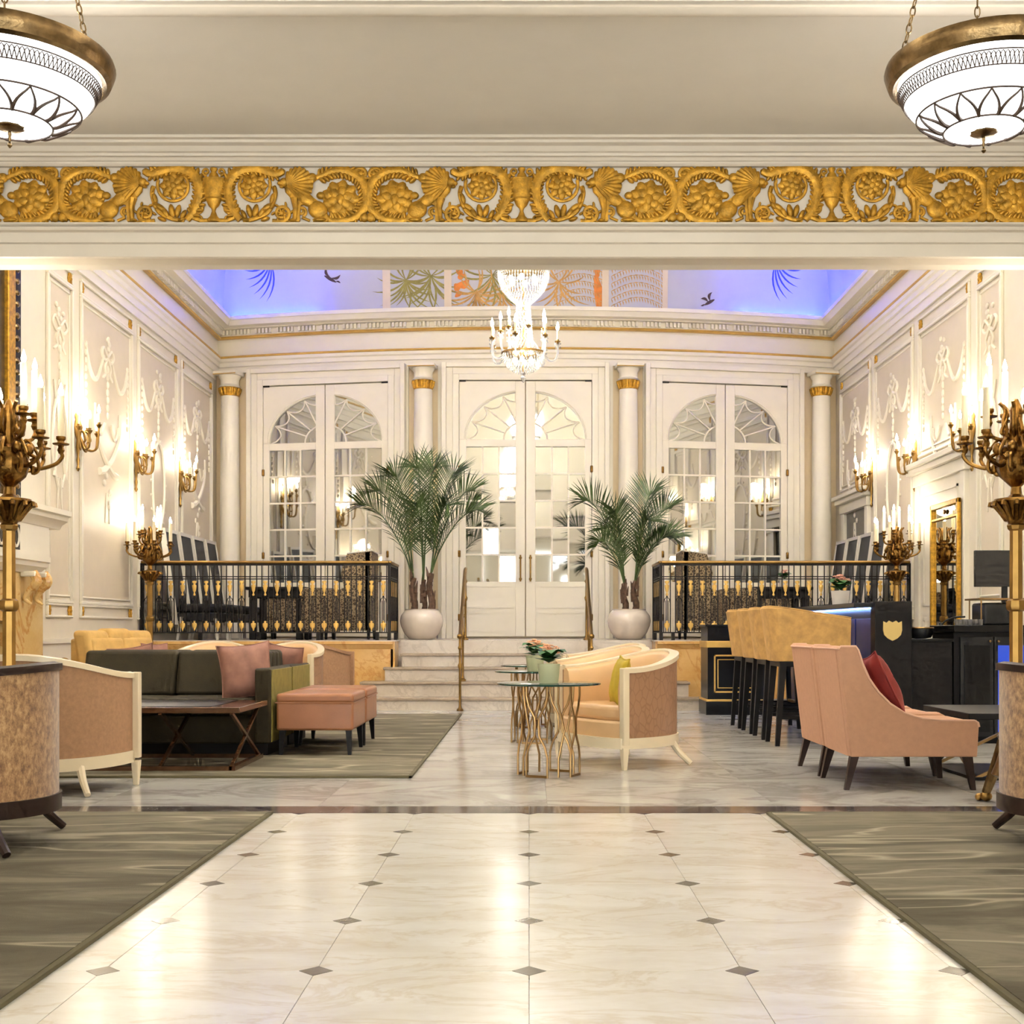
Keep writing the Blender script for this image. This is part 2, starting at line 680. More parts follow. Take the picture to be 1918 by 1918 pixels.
# ================================================================ the setting
XL, XR, XC = -4.92, 4.83, -0.05
Y_BEAM = 6.45
PLAT = 0.83
Y_POD = 15.45


def back_y(x):
    return 18.75 + 0.0296 * (x - XC) ** 2


def back_rot(x):
    return math.atan(2 * 0.0296 * (x - XC))


# ---- floor: base, cream tiles with diamond insets, dark border, grey slabs
fl = MB().box(-6.2, 6.2, -5.2, 20.2, -0.2, -0.012).build('floor', 'slab_marble')
tag(fl, 'polished marble floor of cream tiles and grey slabs', None, None, 'structure')
TS, DI = 0.6, 0.048
oct_ = [(-0.299 + DI, -0.299), (0.299 - DI, -0.299), (0.299, -0.299 + DI), (0.299, 0.299 - DI), (0.299 - DI, 0.299), (-0.299 + DI, 0.299), (-0.299, 0.299 - DI), (-0.299, -0.299 + DI)]
t0 = MB().prism(oct_, -0.012, 0.0, 'z').build('tile', 'tile_marble', fl, (0, 0, -5))
d0 = MB().prism([(-DI, 0), (0, -DI), (DI, 0), (0, DI)], -0.012, 0.0, 'z').build('inset_tile', 'inset_marble', fl)
first = True
yrow0 = 5.88
for j in range(-1, 7):
    for i in range(-4, 4):
        x, y = (i + 0.5) * TS, yrow0 - (j + 0.5) * TS
        if first:
            t0.location = (x, y, 0)
            first = False
        else:
            inst(t0, fl, (x, y, 0), (0, 0, (i * 3 + j) % 2 * PI))
first = True
for j in range(0, 7):
    for i in range(-4, 5):
        p = (i * TS, yrow0 - j * TS, 0.0005)
        if first:
            d0.location = p
            first = False
        else:
            inst(d0, fl, p)
for i in range(-5, 5):
    MB().box(-0.499, 0.499, -0.13, 0.13, -0.012, 0.0).build('border_slab', 'border_marble', fl, (i + 0.5, 6.60, 0))
s0 = None
for j in range(8):
    for i in range(-4, 4):
        p = ((i + 0.5) * 1.25 + 0.1, 6.735 + 0.6 + j * 1.2, 0)
        if s0 is None:
            s0 = MB().box(-0.624, 0.624, -0.599, 0.599, -0.012, 0.0).build('slab', 'slab_marble', fl, p)
        else:
            inst(s0, fl, p, (0, 0, ((i + j) % 2) * PI))

# ---- walls of the palm court
PATH = [(XL, 6.7)] + [(XL, 6.7 + k * 3.2) for k in range(1, 4)] + [(XL + (XR - XL) * k / 28, back_y(XL + (XR - XL) * k / 28)) for k in range(29)] + [(XR, 6.7 + k * 3.2) for k in range(3, -1, -1)]
wl = MB().box(XL - 0.2, XL, 6.45, 20.0, 0, 7.6).build('wall_left', 'wall_paint')
tag(wl, 'cream panelled side wall with plaster garlands, behind the fireplace', None, None, 'structure')
wr = MB().box(XR, XR + 0.2, 6.45, 20.0, 0, 7.6).build('wall_right', 'wall_paint')
tag(wr, 'cream panelled side wall with plaster garlands, behind the bar', None, None, 'structure')
bw = MB()
xs = [XL + (XR - XL) * k / 28 for k in range(29)]
bw.prism([(x, back_y(x)) for x in xs] + [(XR, 20.2), (XL, 20.2)], 0, 7.6, 'z')
wb = bw.build('wall_back', 'peach_paint')
tag(wb, 'gently bowed cream end wall with columns and mirrored doors', None, None, 'structure')
wf = MB().box(XL - 0.2, XR + 0.2, 6.46, 6.66, 3.45, 7.6).build('wall_front', 'wall_paint')
tag(wf, 'plain cream wall above the wide opening', None, None, 'structure')
# lobby shell
tag(MB().box(-5.4, -5.2, -5.2, 6.5, 0, 4.3).build('wall_lobby_west', 'beam_paint'), 'plain cream lobby wall beside the carpet', None, None, 'structure')
tag(MB().box(5.2, 5.4, -5.2, 6.5, 0, 4.3).build('wall_lobby_east', 'beam_paint'), 'plain cream lobby wall beside the carpet', None, None, 'structure')
tag(MB().box(-5.4, 5.4, -5.2, -5.0, 0, 4.3).build('wall_lobby_rear', 'beam_paint'), 'cream lobby wall with added fill windows', None, None, 'structure')
for s in (-1, 1):
    tag(MB().box(min(s * 4.2, s * 5.4), max(s * 4.2, s * 5.4), 6.46, 6.66, 0, 3.6).build('wall_pier', 'beam_paint'), 'cream pier carrying the gilded beam', None, None, 'structure')
for k, x in enumerate((-3.3, 0.0, 3.3)):
    w = tag(empty('fill_window_%d' % (k + 1), (x, -4.98, 0.5)), 'added tall daylight panes for fill in the lobby wall', None, None, 'structure')  # added behind the camera: daylight fill and bright patches for the mirrors
    MB().box(-0.85, 0.85, 0, 0.08, 0, 0.06).box(-0.85, 0.85, 0, 0.08, 2.34, 2.4).box(-0.85, -0.78, 0, 0.08, 0, 2.4).box(0.78, 0.85, 0, 0.08, 0, 2.4).box(-0.03, 0.03, 0, 0.07, 0, 2.4).box(-0.85, 0.85, 0, 0.07, 1.17, 1.23).build('fill_window_frame', 'trim_paint', w)
    for a in (-0.405, 0.405):
        for b in (0.615, 1.785):
            MB().box(a - 0.37, a + 0.37, 0.015, 0.025, b - 0.55, b + 0.55).build('pane', 'fill_pane', w)
cl = MB().box(-5.4, 5.4, 4.97, 6.46, 3.49, 4.3).box(-5.4, -4.4, -5.2, 4.97, 3.49, 4.3).box(4.4, 5.4, -5.2, 4.97, 3.49, 4.3).box(-4.4, 4.4, -5.2, -4.2, 3.49, 4.3).box(-5.4, 5.4, -5.2, 6.46, 4.2, 4.4).build('ceiling', 'ceiling_paint')
tag(cl, 'flat taupe lobby ceiling between the beams', None, None, 'structure')
MB().sweep([(-5.2, 5.07), (5.2, 5.07)], [(0.0, 3.49), (0.0, 3.475), (0.02, 3.465), (0.05, 3.465), (0.07, 3.48), (0.07, 3.49)]).build('ceiling_moulding', 'beam_paint', cl)
MB().box(-4.4, 4.4, 4.88, 4.98, 3.70, 3.74).box(-4.4, 4.4, 4.88, 4.89, 3.74, 3.79).build('coffer_fill_ledge', 'beam_paint', cl)  # ledge added to hold the hidden fill strip
MB().box(-4.3, 4.3, 4.91, 4.95, 3.742, 3.76).build('light_strip', 'coffer_fill', cl)  # added fill strip, out of view
MB().box(-4.4, 4.4, -4.21, -4.11, 3.70, 3.74).box(-4.4, 4.4, -4.12, -4.11, 3.74, 3.79).build('coffer_fill_ledge', 'beam_paint', cl)
MB().box(-4.3, 4.3, -4.18, -4.14, 3.742, 3.76).build('light_strip', 'coffer_fill', cl)  # another added fill strip, behind the camera
for sx in (-1, 1):
    MB().box(min(sx * 4.3, sx * 4.41), max(sx * 4.3, sx * 4.41), -4.2, 4.97, 3.70, 3.74).box(min(sx * 4.3, sx * 4.31), max(sx * 4.3, sx * 4.31), -4.2, 4.97, 3.74, 3.79).build('coffer_fill_ledge', 'beam_paint', cl)
    MB().box(min(sx * 4.34, sx * 4.38), max(sx * 4.34, sx * 4.38), -4.0, 4.8, 3.742, 3.76).build('light_strip', 'coffer_fill', cl)  # side fill strips, likewise added and unseen

# ---- the gilded beam (front face looks to the lobby)
bp = [(6.46, 3.06), (6.44, 3.06), (6.44, 3.055), (6.40, 3.05), (6.395, 3.03), (6.42, 3.025), (6.425, 2.975), (6.44, 2.97), (6.44, 2.905), (6.455, 2.90), (6.47, 2.915), (6.62, 2.915), (6.66, 2.90), (6.66, 3.49), (6.46, 3.49)]
beam = MB().prism(bp, -5.2, 5.2, 'x').build('trim_1', 'beam_paint', angle=20)
tag(beam, 'deep painted beam with a gilded relief frieze across the opening', None, None, 'structure')
cp = [(6.46, 3.395), (6.415, 3.395), (6.405, 3.41), (6.39, 3.412), (6.388, 3.425), (6.375, 3.43), (6.36, 3.452), (6.335, 3.46), (6.33, 3.472), (6.31, 3.476), (6.31, 3.49), (6.46, 3.49)]
MB().prism(cp, -5.2, 5.2, 'x').build('crown_moulding', 'beam_paint', beam, angle=15)
MB().prism([(6.46, 3.375), (6.435, 3.375), (6.425, 3.385), (6.425, 3.396), (6.46, 3.396)], -5.2, 5.2, 'x').build('bed_moulding', 'beam_paint', beam, angle=15)
MB().prism([(6.46, 3.062), (6.43, 3.062), (6.42, 3.07), (6.42, 3.078), (6.46, 3.082)], -5.2, 5.2, 'x').build('base_moulding', 'beam_paint', beam, angle=15)

# gilded frieze unit, drawn in units of the relief (1 = 0.00093 m), urn centre at 0, base at 0
Q = 0.00093
ZF = 3.086
YF = 6.458


def fpt(x, y, d=0.0):
    return (x * Q, -d, (535 - y) * Q)


def spiral(cx, cy, r0, r1, a0, turns, n=26, d=0.006):
    return [fpt(cx + (r0 + (r1 - r0) * k / n) * cos(R(a0) + turns * 2 * PI * k / n), cy - (r0 + (r1 - r0) * k / n) * sin(R(a0) + turns * 2 * PI * k / n), d) for k in range(n + 1)]


def lobes(m, pts, r, out, step=2):
    for k in range(1, len(pts) - 1, step):
        p, a, b = Vector(pts[k]), Vector(pts[k - 1]), Vector(pts[k + 1])
        t = (b - a).normalized()
        nn = Vector((-t.z, 0, t.x)) * out
        ang = math.atan2(nn.z + t.z * 0.6, nn.x + t.x * 0.6)
        m.ell(p + nn * r * 1.35, r * 1.25, r * 0.75, r * 0.6, 8, 5, Matrix.Rotation(-ang, 3, 'Y'))


def flower(m, cx, cy, r, n=8):
    m.ell(fpt(cx, cy, 0.012), r * Q * 0.28, 0.014, r * Q * 0.28, 10, 6)
    for ring, (rr, q, dd) in enumerate(((0.62, n, 0.008), (0.34, 6, 0.013))):
        for k in range(q):
            a = 2 * PI * k / q + ring * 0.3
            c = fpt(cx + r * rr * cos(a), cy - r * rr * sin(a), dd)
            m.ell(c, r * Q * 0.36, 0.009, r * Q * 0.25, 8, 5, Matrix.Rotation(-a, 3, 'Y'))
    m.ell(fpt(cx, cy, 0.002), r * Q * 0.9, 0.006, r * Q * 0.9, 18, 4)


def frieze_protos():
    P = {}
    u = MB()
    half = [(14, 533), (36, 530), (38, 515), (22, 500), (10, 470), (14, 455), (30, 440), (48, 400), (62, 345), (70, 298), (66, 285), (30, 280), (24, 262), (14, 250), (22, 236), (20, 228)]
    poly = [(x, 535 - y) for x, y in half] + [(-x, 535 - y) for x, y in reversed(half)]
    rows = [[(-x * Q, (535 - y) * Q), (x * Q, (535 - y) * Q)] for x, y in half]
    rings = []
    for x, y in half:
        rings.append([(x * Q * cos(PI * k / 8), -0.004 - 0.026 * min(1, x / 60.0 + 0.25) * sin(PI * k / 8), (535 - y) * Q) for k in range(9)])
    u.loft(rings)
    for s in (-1, 1):
        u.tube([(s * p[0], p[1], p[2]) for p in spiral(42, 250, 22, 5, -100, 1.2, 18, 0.008)], 0.007, 6, (0, 1, 0))
    u.tube([fpt(-48, 400, 0.022), fpt(0, 400, 0.032), fpt(48, 400, 0.022)], 0.004, 6)
    P['gilt_urn'] = u
    b = MB()   # little base scroll beside the urn foot
    pts = [fpt(20, 522, 0.006), fpt(70, 524, 0.006), fpt(112, 508, 0.006), fpt(128, 478, 0.006)] + spiral(92, 456, 40, 6, -20, 1.6, 30)
    b.tube(pts, [0.012] * 4 + [0.012 - 0.006 * k / 30 for k in range(31)], 8, (0, 1, 0))
    b.ell(fpt(92, 456, 0.008), 0.012, 0.01, 0.012, 8, 5)
    lobes(b, pts[:20], 0.011, 1)
    P['gilt_tendril'] = b
    a = MB()   # acanthus scroll round the inner rosette
    pts = spline([fpt(150, 520, .006), fpt(112, 470, .006), fpt(86, 400, .006), fpt(82, 330, .006), fpt(112, 268, .006), fpt(170, 234, .006), fpt(240, 230, .006), fpt(310, 250, .006), fpt(352, 262, .006), fpt(400, 240, .006)], 5)
    n = len(pts)
    a.tube(pts, [0.018 + 0.012 * sin(PI * k / (n - 1)) if k < n - 1 else 0.004 for k in range(n)], 10, (0, 1, 0))
    lobes(a, pts[3:-4], 0.019, 1, 2)
    lobes(a, pts[3:-4], 0.016, -1, 2)
    pts = spiral(225, 326, 92, 78, 20, -0.75, 30, 0.004)
    a.tube(pts, 0.009, 8, (0, 1, 0))
    P['gilt_acanthus_scroll'] = a
    f = MB()
    flower(f, 225, 328, 82)
    P['gilt_rosette'] = f
    g = MB()   # acanthus spray below the inner rosette
    for k, (x, y, l, an) in enumerate(((170, 490, 58, 120), (200, 470, 70, 105), (235, 470, 74, 80), (270, 480, 66, 60), (300, 450, 70, 35), (180, 520, 46, 160), (290, 515, 50, 20), (330, 400, 60, 75), (345, 350, 46, 95), (330, 440, 50, 60))):
        g.ell(fpt(x, y, 0.007), l * Q * 0.55, 0.014, l * Q * 0.24, 10, 6, Matrix.Rotation(-R(an), 3, 'Y'))
    g.tube(spline([fpt(165, 525, .006), fpt(235, 512, .008), fpt(310, 470, .006), fpt(345, 380, .006), fpt(338, 330, .006)], 5), 0.012, 8, (0, 1, 0))
    P['gilt_leaf_spray'] = g
    c = MB()
    pts = [fpt(330, 525, .006), fpt(385, 530, .006)] + spiral(382, 482, 46, 6, -70, 1.7, 32)
    c.tube(pts, [0.012, 0.013] + [0.012 - 0.007 * k / 32 for k in range(33)], 8, (0, 1, 0))
    c.ell(fpt(382, 482, 0.006), 0.014, 0.01, 0.014)
    lobes(c, pts[2:20], 0.012, 1, 3)
    lobes(c, pts[2:20], 0.012, -1, 3)
    P['gilt_curl'] = c
    # seated lion, facing the urn
    L = MB()
    body = [(440, 532), (436, 520), (448, 505), (446, 440), (430, 400), (440, 370), (500, 350), (545, 385), (600, 425), (632, 480), (645, 520), (640, 532), (560, 532), (556, 520), (580, 505), (555, 470), (520, 430), (490, 440), (484, 500), (486, 522), (480, 532)]
    L.prism([(x * Q, (535 - y) * Q) for x, y in body], -0.018, 0.0, 'y')
    L.ell(fpt(585, 465, 0.012), 58 * Q, 0.018, 50 * Q, 14, 8, Matrix.Rotation(R(35), 3, 'Y'))
    L.ell(fpt(520, 405, 0.012), 60 * Q, 0.016, 36 * Q, 14, 8, Matrix.Rotation(R(35), 3, 'Y'))
    L.tube([fpt(455, 400, .014), fpt(462, 460, .014), fpt(456, 520, .014)], [0.022, 0.014, 0.012], 8)
    L.ell(fpt(448, 524, .014), 0.02, 0.014, 0.01)
    L.ell(fpt(598, 522, .014), 0.038, 0.014, 0.011)
    for k in range(13):      # fluted shell mane
        an = -1.35 + 3.7 * k / 12
        ex, ey = 478 + 82 * cos(an), 322 - 92 * sin(an)
        L.tube([fpt(418, 330, .022), fpt((418 + ex) / 2, (330 + ey) / 2, .024), fpt(ex, ey, .012)], [0.007, 0.013, 0.013], 7)
    L.ell(fpt(470, 322, 0.006), 78 * Q, 0.014, 86 * Q, 20, 6)
    L.ell(fpt(398, 312, 0.016), 0.026, 0.018, 0.024)     # face and muzzle
    L.ell(fpt(374, 318, 0.016), 0.015, 0.013, 0.012)
    L.ell(fpt(384, 336, 0.014), 0.013, 0.012, 0.008)
    P['gilt_lion'] = L
    t = MB()
    pts = [fpt(540, 524, .006), fpt(498, 506, .006)] + spiral(494, 472, 28, 5, -70, 1.4, 22)
    t.tube(pts, 0.008, 7, (0, 1, 0))
    P['gilt_tail'] = t
    h = MB()   # big outer scroll
    pts = spline([fpt(560, 288, .006), fpt(610, 268, .006), fpt(680, 242, .006), fpt(760, 250, .006), fpt(826, 292, .006), fpt(856, 360, .006), fpt(852, 440, .006), fpt(800, 500, .006), fpt(720, 522, .006), fpt(650, 518, .006), fpt(612, 470, .006)], 6)
    n = len(pts)
    h.tube(pts, [0.012 + 0.014 * sin(PI * k / (n - 1)) for k in range(n)], 10, (0, 1, 0))
    lobes(h, pts[4:-3], 0.019, -1, 2)
    lobes(h, pts[4:-3], 0.016, 1, 2)
    h.ell(fpt(552, 285, 0.01), 0.028, 0.016, 0.026)
    h.ell(fpt(846, 506, 0.01), 0.026, 0.014, 0.026)
    P['gilt_great_scroll'] = h
    k2 = MB()
    pts = [fpt(760, 290, .006), fpt(780, 262, .006)] + spiral(826, 262, 38, 6, 180, -1.5, 28)
    k2.tube(pts, 0.010, 8, (0, 1, 0))
    k2.ell(fpt(826, 262, 0.008), 0.016, 0.012, 0.016)
    lobes(k2, pts[4:18], 0.009, -1, 3)
    P['gilt_corner_curl'] = k2
    w = MB()
    flower(w, 712, 402, 112, 9)
    w.ell(fpt(712, 410, 0.016), 0.018, 0.012, 0.034)
    w.ell(fpt(602, 384, 0.01), 0.024, 0.014, 0.02)
    w.tube(spline([fpt(602, 384, .006), fpt(640, 420, .006), fpt(690, 460, .006)], 4), 0.008, 6)
    P['gilt_great_rosette'] = w
    return P


FP = frieze_protos()
F0 = {k: m.build(k, 'gilt', beam, (0, 0, -9)) for k, m in FP.items()}
used = set()
for ux in (-3.26, -1.6466, -0.039, 1.58, 3.19):
    for k, o in F0.items():
        for s in ((1,) if k == 'gilt_urn' else (-1, 1)):
            loc, sc = (ux, YF, ZF), (s, 1, 1)
            if k not in used:
                o.location, o.scale = loc, sc
                used.add(k)
            else:
                inst(o, beam, loc, (0, 0, 0), sc)

# ---- cornice of the palm court
ent = MB().sweep(PATH, [(-0.02, 4.97), (0.05, 4.97), (0.05, 5.06), (0.075, 5.07), (0.075, 5.13), (0.10, 5.15), (0.10, 5.195), (0.04, 5.20), (0.04, 5.50), (-0.02, 5.50)]).build('trim_2', 'trim_paint', angle=25)
tag(ent, 'cream cornice with gold lines and dentils round the court', None, None, 'structure')
MB().sweep(PATH, [(0.03, 5.197), (0.105, 5.197), (0.115, 5.213), (0.105, 5.23), (0.03, 5.23)]).build('gold_line', 'gold_line', ent)
MB().sweep(PATH, [(0.03, 5.50), (0.10, 5.50), (0.115, 5.518), (0.10, 5.538), (0.03, 5.538)]).build('gold_line', 'gold_line', ent)
MB().sweep(PATH, [(-0.02, 5.50), (0.06, 5.538), (0.10, 5.54), (0.10, 5.625), (0.17, 5.635), (0.17, 5.65), (0.27, 5.66), (0.29, 5.70), (0.31, 5.73), (0.33, 5.735), (0.33, 5.79), (0.31, 5.79), (0.31, 5.74), (-0.02, 5.74)]).build('crown_moulding', 'trim_paint', ent, angle=25)
dm = MB()
for a, b in zip(PATH[:-1], PATH[1:]):
    a, b = Vector(a), Vector(b)
    t = (b - a).normalized()
    nn = Vector((t.y, -t.x))
    L = (b - a).length
    for k in range(int(L / 0.06)):
        c = a + t * (0.03 + k * 0.06)
        p = [c + nn * d + t * e for d, e in ((0.09, -0.016), (0.09, 0.016), (0.15, 0.016), (0.15, -0.016))]
        dm.hexa([(q.x, q.y, 5.552) for q in p] + [(q.x, q.y, 5.622) for q in p])
tag(dm.build('dentil', 'trim_paint', ent, smooth=False), kind='stuff')

# ---- painted cove and vault
cove = [(0.14, 5.74), (0.15, 6.1), (0.2, 6.5), (0.36, 6.9), (0.7, 7.25), (1.2, 7.42), (1.8, 7.46), (1.8, 7.5), (0.1, 7.5), (0.1, 5.74)]
vault = MB().sweep(PATH, cove[:3] + [(0.24, 6.6), (0.1, 6.6), (0.1, 5.74)]).build('ceiling_vault', 'mural_sky', angle=60)
tag(vault, 'coved ceiling painted as a pale evening sky with palms and birds', None, None, 'structure')
VPATH = [PATH[0]] + [(x, back_y(x)) for x in (XL, -2.4, XC, 2.3, XR)] + [PATH[-1]]
MB().sweep(VPATH, [(0.20, 6.56), (0.36, 6.9), (0.7, 7.25), (1.2, 7.42), (1.8, 7.46), (1.8, 7.5), (0.02, 7.5), (0.02, 6.56)]).build('vault_curve', 'mural_sky', vault, angle=60)
MB().box(XL + 1.0, XR - 1.0, 6.6, 18.6, 7.47, 7.6).build('vault_crown', 'trim_paint', vault)


def cove_pt(x, z, off=0.006):
    """a point on the painted cove of the end wall"""
    k = 0
    while k < 4 and z > cove[k + 1][1]:
        k += 1
    (d0_, z0), (d1_, z1) = cove[k], cove[k + 1]
    d = d0_ + (d1_ - d0_) * (z - z0) / (z1 - z0) + off
    return (x, back_y(x) - d, z)


def stroke(m, x0, z0, x1, z1, bend, w, n=7):
    """a painted brush stroke: a thin tapering ribbon lying on the cove"""
    top, bot = [], []
    for k in range(n + 1):
        t = k / n
        x = x0 + (x1 - x0) * t - (z1 - z0) * bend * 4 * t * (1 - t)
        z = z0 + (z1 - z0) * t + (x1 - x0) * bend * 4 * t * (1 - t)
        ww = w * (0.25 + 0.75 * sin(PI * min(1, t * 1.02 + 0.02))) * (1 if t < 1 else 0.1)
        dx, dz = x1 - x0, z1 - z0
        L = math.hypot(dx, dz)
        top.append(cove_pt(x - dz / L * ww, min(7.0, max(5.76, z + dx / L * ww))))
        bot.append(cove_pt(x + dz / L * ww, min(7.0, max(5.76, z - dx / L * ww))))
    m.loft([[a, b, (b[0], b[1] + 0.004, b[2]), (a[0], a[1] + 0.004, a[2])] for a, b in zip(top, bot)])


rnd = random.Random(4)
for x0, x1 in ((-2.22, -2.10), (-1.28, -1.17), (1.10, 1.20), (2.02, 2.10)):
    pts = [5.76 + 0.13 * k for k in range(9)]
    MB().loft([[cove_pt(x0, z, 0.012), cove_pt(x1, z, 0.012), cove_pt(x1, z, -0.01), cove_pt(x0, z, -0.01)] for z in pts]).build('painted_trellis', 'mural_cream', vault)
    MB().loft([[cove_pt(x0 - 0.34 * (1 if x0 < 0 else -1), z, 0.010), cove_pt(x1 - 0.34 * (1 if x0 < 0 else -1) - 0.05, z, 0.010), cove_pt(x1 - 0.34 * (1 if x0 < 0 else -1) - 0.05, z, -0.01), cove_pt(x0 - 0.34 * (1 if x0 < 0 else -1), z, -0.01)] for z in pts]).build('painted_trellis', 'mural_cream', vault) if abs(x0) > 2 and False else None
for cx, cz, sz, mat_, n in ((-1.86, 6.25, 0.5, 'mural_green', 22), (-1.48, 6.3, 0.55, 'mural_green', 22), (-0.8, 6.05, 0.5, 'mural_ochre', 24), (-0.55, 6.3, 0.6, 'mural_green', 15), (-0.42, 6.05, 0.45, 'mural_ochre', 14), (0.45, 6.2, 0.5, 'mural_ochre', 14)):
    m = MB()
    for k in range(n):
        a = PI * 2 * k / n + rnd.uniform(-.15, .15)
        l = sz * rnd.uniform(0.7, 1.1)
        stroke(m, cx, cz, cx + l * cos(a), cz + l * sin(a) - 0.12 * abs(cos(a)), -0.14 if cos(a) > 0 else 0.14, 0.014)
    m.build('painted_palm', mat_, vault)
for cx, cz, sg, n in ((1.62, 5.95, 1, 6), (0.75, 5.95, 1, 6)):
    m = MB()
    for q in range(n):
        zz = cz - 0.1 + q * 0.11
        for k in range(20):
            x = cx - 0.38 + 0.042 * k
            zt = zz + 0.14 * sin(PI * k / 19)
            stroke(m, x, zt, x + 0.02, zt - 0.075, 0.05, 0.008, 2)
        for k in range(10):
            x = cx - 0.38 + 0.084 * k
            stroke(m, x, zz + 0.14 * sin(PI * k / 10), x + 0.084, zz + 0.14 * sin(PI * (k + 1) / 10), 0.0, 0.008, 2)
    m.build('painted_fern', 'mural_ochre', vault)
m = MB()
stroke(m, 0.86, 6.75, 1.02, 6.2, 0.12, 0.06)
stroke(m, 1.0, 6.3, 1.05, 5.7, 0.05, 0.07)
m.build('painted_trunk', 'mural_orange', vault)
m = MB()
for k in range(9):
    stroke(m, -1.1 + rnd.uniform(-.05, .1), 6.0 + k * 0.08, -1.0 + rnd.uniform(-.1, .15), 6.06 + k * 0.085, rnd.uniform(-.3, .3), 0.06, 5)
m.build('painted_flower', 'mural_orange', vault)
for bx, bz, s, sp in ((-3.02, 6.34, 1, 0.2), (2.74, 5.98, -1, 0.17)):
    m = MB()
    stroke(m, bx - sp * .5 * s, bz + sp * .1, bx + sp * .45 * s, bz - sp * .45, 0.0, 0.024)
    stroke(m, bx - sp * .1 * s, bz, bx - sp * .3 * s, bz + sp * .75, 0.25, 0.022)
    stroke(m, bx + sp * .1 * s, bz - sp * .1, bx + sp * .75 * s, bz + sp * .12, -0.2, 0.02)
    stroke(m, bx + sp * .4 * s, bz - sp * .35, bx + sp * .75 * s, bz - sp * .5, 0.1, 0.012)
    m.build('painted_bird', 'mural_brown', vault)
for cx, s in ((-3.98, 1), (3.80, -1)):
    m = MB()
    for k in range(11):
        a = R(100 + 16 * k) if s > 0 else R(80 - 16 * k)
        stroke(m, cx, 6.62, cx + 0.42 * cos(a), 6.62 + 0.5 * sin(a) - 0.1, 0.15 * s, 0.014)
    m.build('painted_palm', 'mural_blue', vault)

# blue light strips lying on the cornice ledge
for s in (-1, 1):
    x = XL + 0.21 if s < 0 else XR - 0.21
    MB().box(x - 0.02, x + 0.02, 15.6, 18.9, 5.745, 5.765).build('light_strip', 'blue_led', vault)
    MB().box(x - 0.02, x + 0.02, 7.0, 12.2, 5.745, 5.765).build('cove_fill_strip', 'cove_fill', vault)  # unseen strip added to fill the court by bounce off the vault
    xa, xb = (XL + 0.3, -3.2) if s < 0 else (3.1, XR - 0.3)
    pth = [(xa + (xb - xa) * k / 6, back_y(xa + (xb - xa) * k / 6)) for k in range(7)]
    MB().sweep(pth, [(0.2, 5.745), (0.24, 5.745), (0.24, 5.765), (0.2, 5.765)]).build('light_strip', 'blue_led', vault)

# ---- columns of the end wall
cb = thing('column', 'cream round column beside the corner behind the navy chairs', 'column')
MB().lathe([(0.20, 0), (0.20, 0.12), (0.185, 0.14), (0.19, 0.2), (0.16, 0.25), (0.15, 0.3)], 32).build('column_base', 'trim_paint', cb)
MB().lathe([(0.15, 0.25), (0.152, 1.6), (0.142, 3.3), (0.135, 3.77)], 32).build('shaft', 'trim_paint', cb)
MB().lathe([(0.142, 3.90), (0.16, 3.92), (0.14, 3.94), (0.142, 4.02), (0.17, 4.06), (0.17, 4.08)], 32).build('capital', 'trim_paint', cb)
ab = MB().box(-0.2, 0.2, -0.2, 0.1, 4.08, 4.135)
ab.build('abacus', 'trim_paint', cb, bevel=0.008)
lb = MB()
for k in range(12):
    a = 2 * PI * k / 12
    c = Vector((cos(a), sin(a), 0))
    t = Vector((-sin(a), cos(a), 0))
    lb.tube([c * 0.13 + Vector((0, 0, 3.78)), c * 0.142 + Vector((0, 0, 3.83)), c * 0.16 + Vector((0, 0, 3.885)), c * 0.178 + Vector((0, 0, 3.875))], [0.022, 0.03, 0.028, 0.014], 8)
lb.lathe([(0.136, 3.76), (0.146, 3.765), (0.146, 3.78), (0.136, 3.785), (0.136, 3.9)], 32)
lb.build('gilt_leaf_band', 'gilt', cb)
MB().tube([(-0.205, -0.205, 4.085), (0.205, -0.205, 4.085)], 0.008, 6).build('gold_line', 'gold_line', cb)
LABC = ['cream column with gilt leaf collar behind the navy chairs, on the fireplace side',
        'cream column with gilt leaf collar behind the taller potted palm',
        'cream column with gilt leaf collar behind the smaller potted palm',
        'cream column with gilt leaf collar behind the navy chairs, on the bar side']
for k, x in enumerate((-4.66, -1.60, 1.50, 4.55)):
    loc = (x, back_y(x) - 0.13, PLAT)
    if k == 0:
        cb.location = loc
        cb['label'] = LABC[0]
        cb.rotation_euler = (0, 0, back_rot(x))
    else:
        copy_tree(cb, loc, back_rot(x), LABC[k])
for o in bpy.data.objects:
    if o.parent is None and o.name.startswith('column'):
        o['kind'] = 'structure'

# ---- mirrored double doors of the end wall
rnd = random.Random(11)
pane_proto = {}


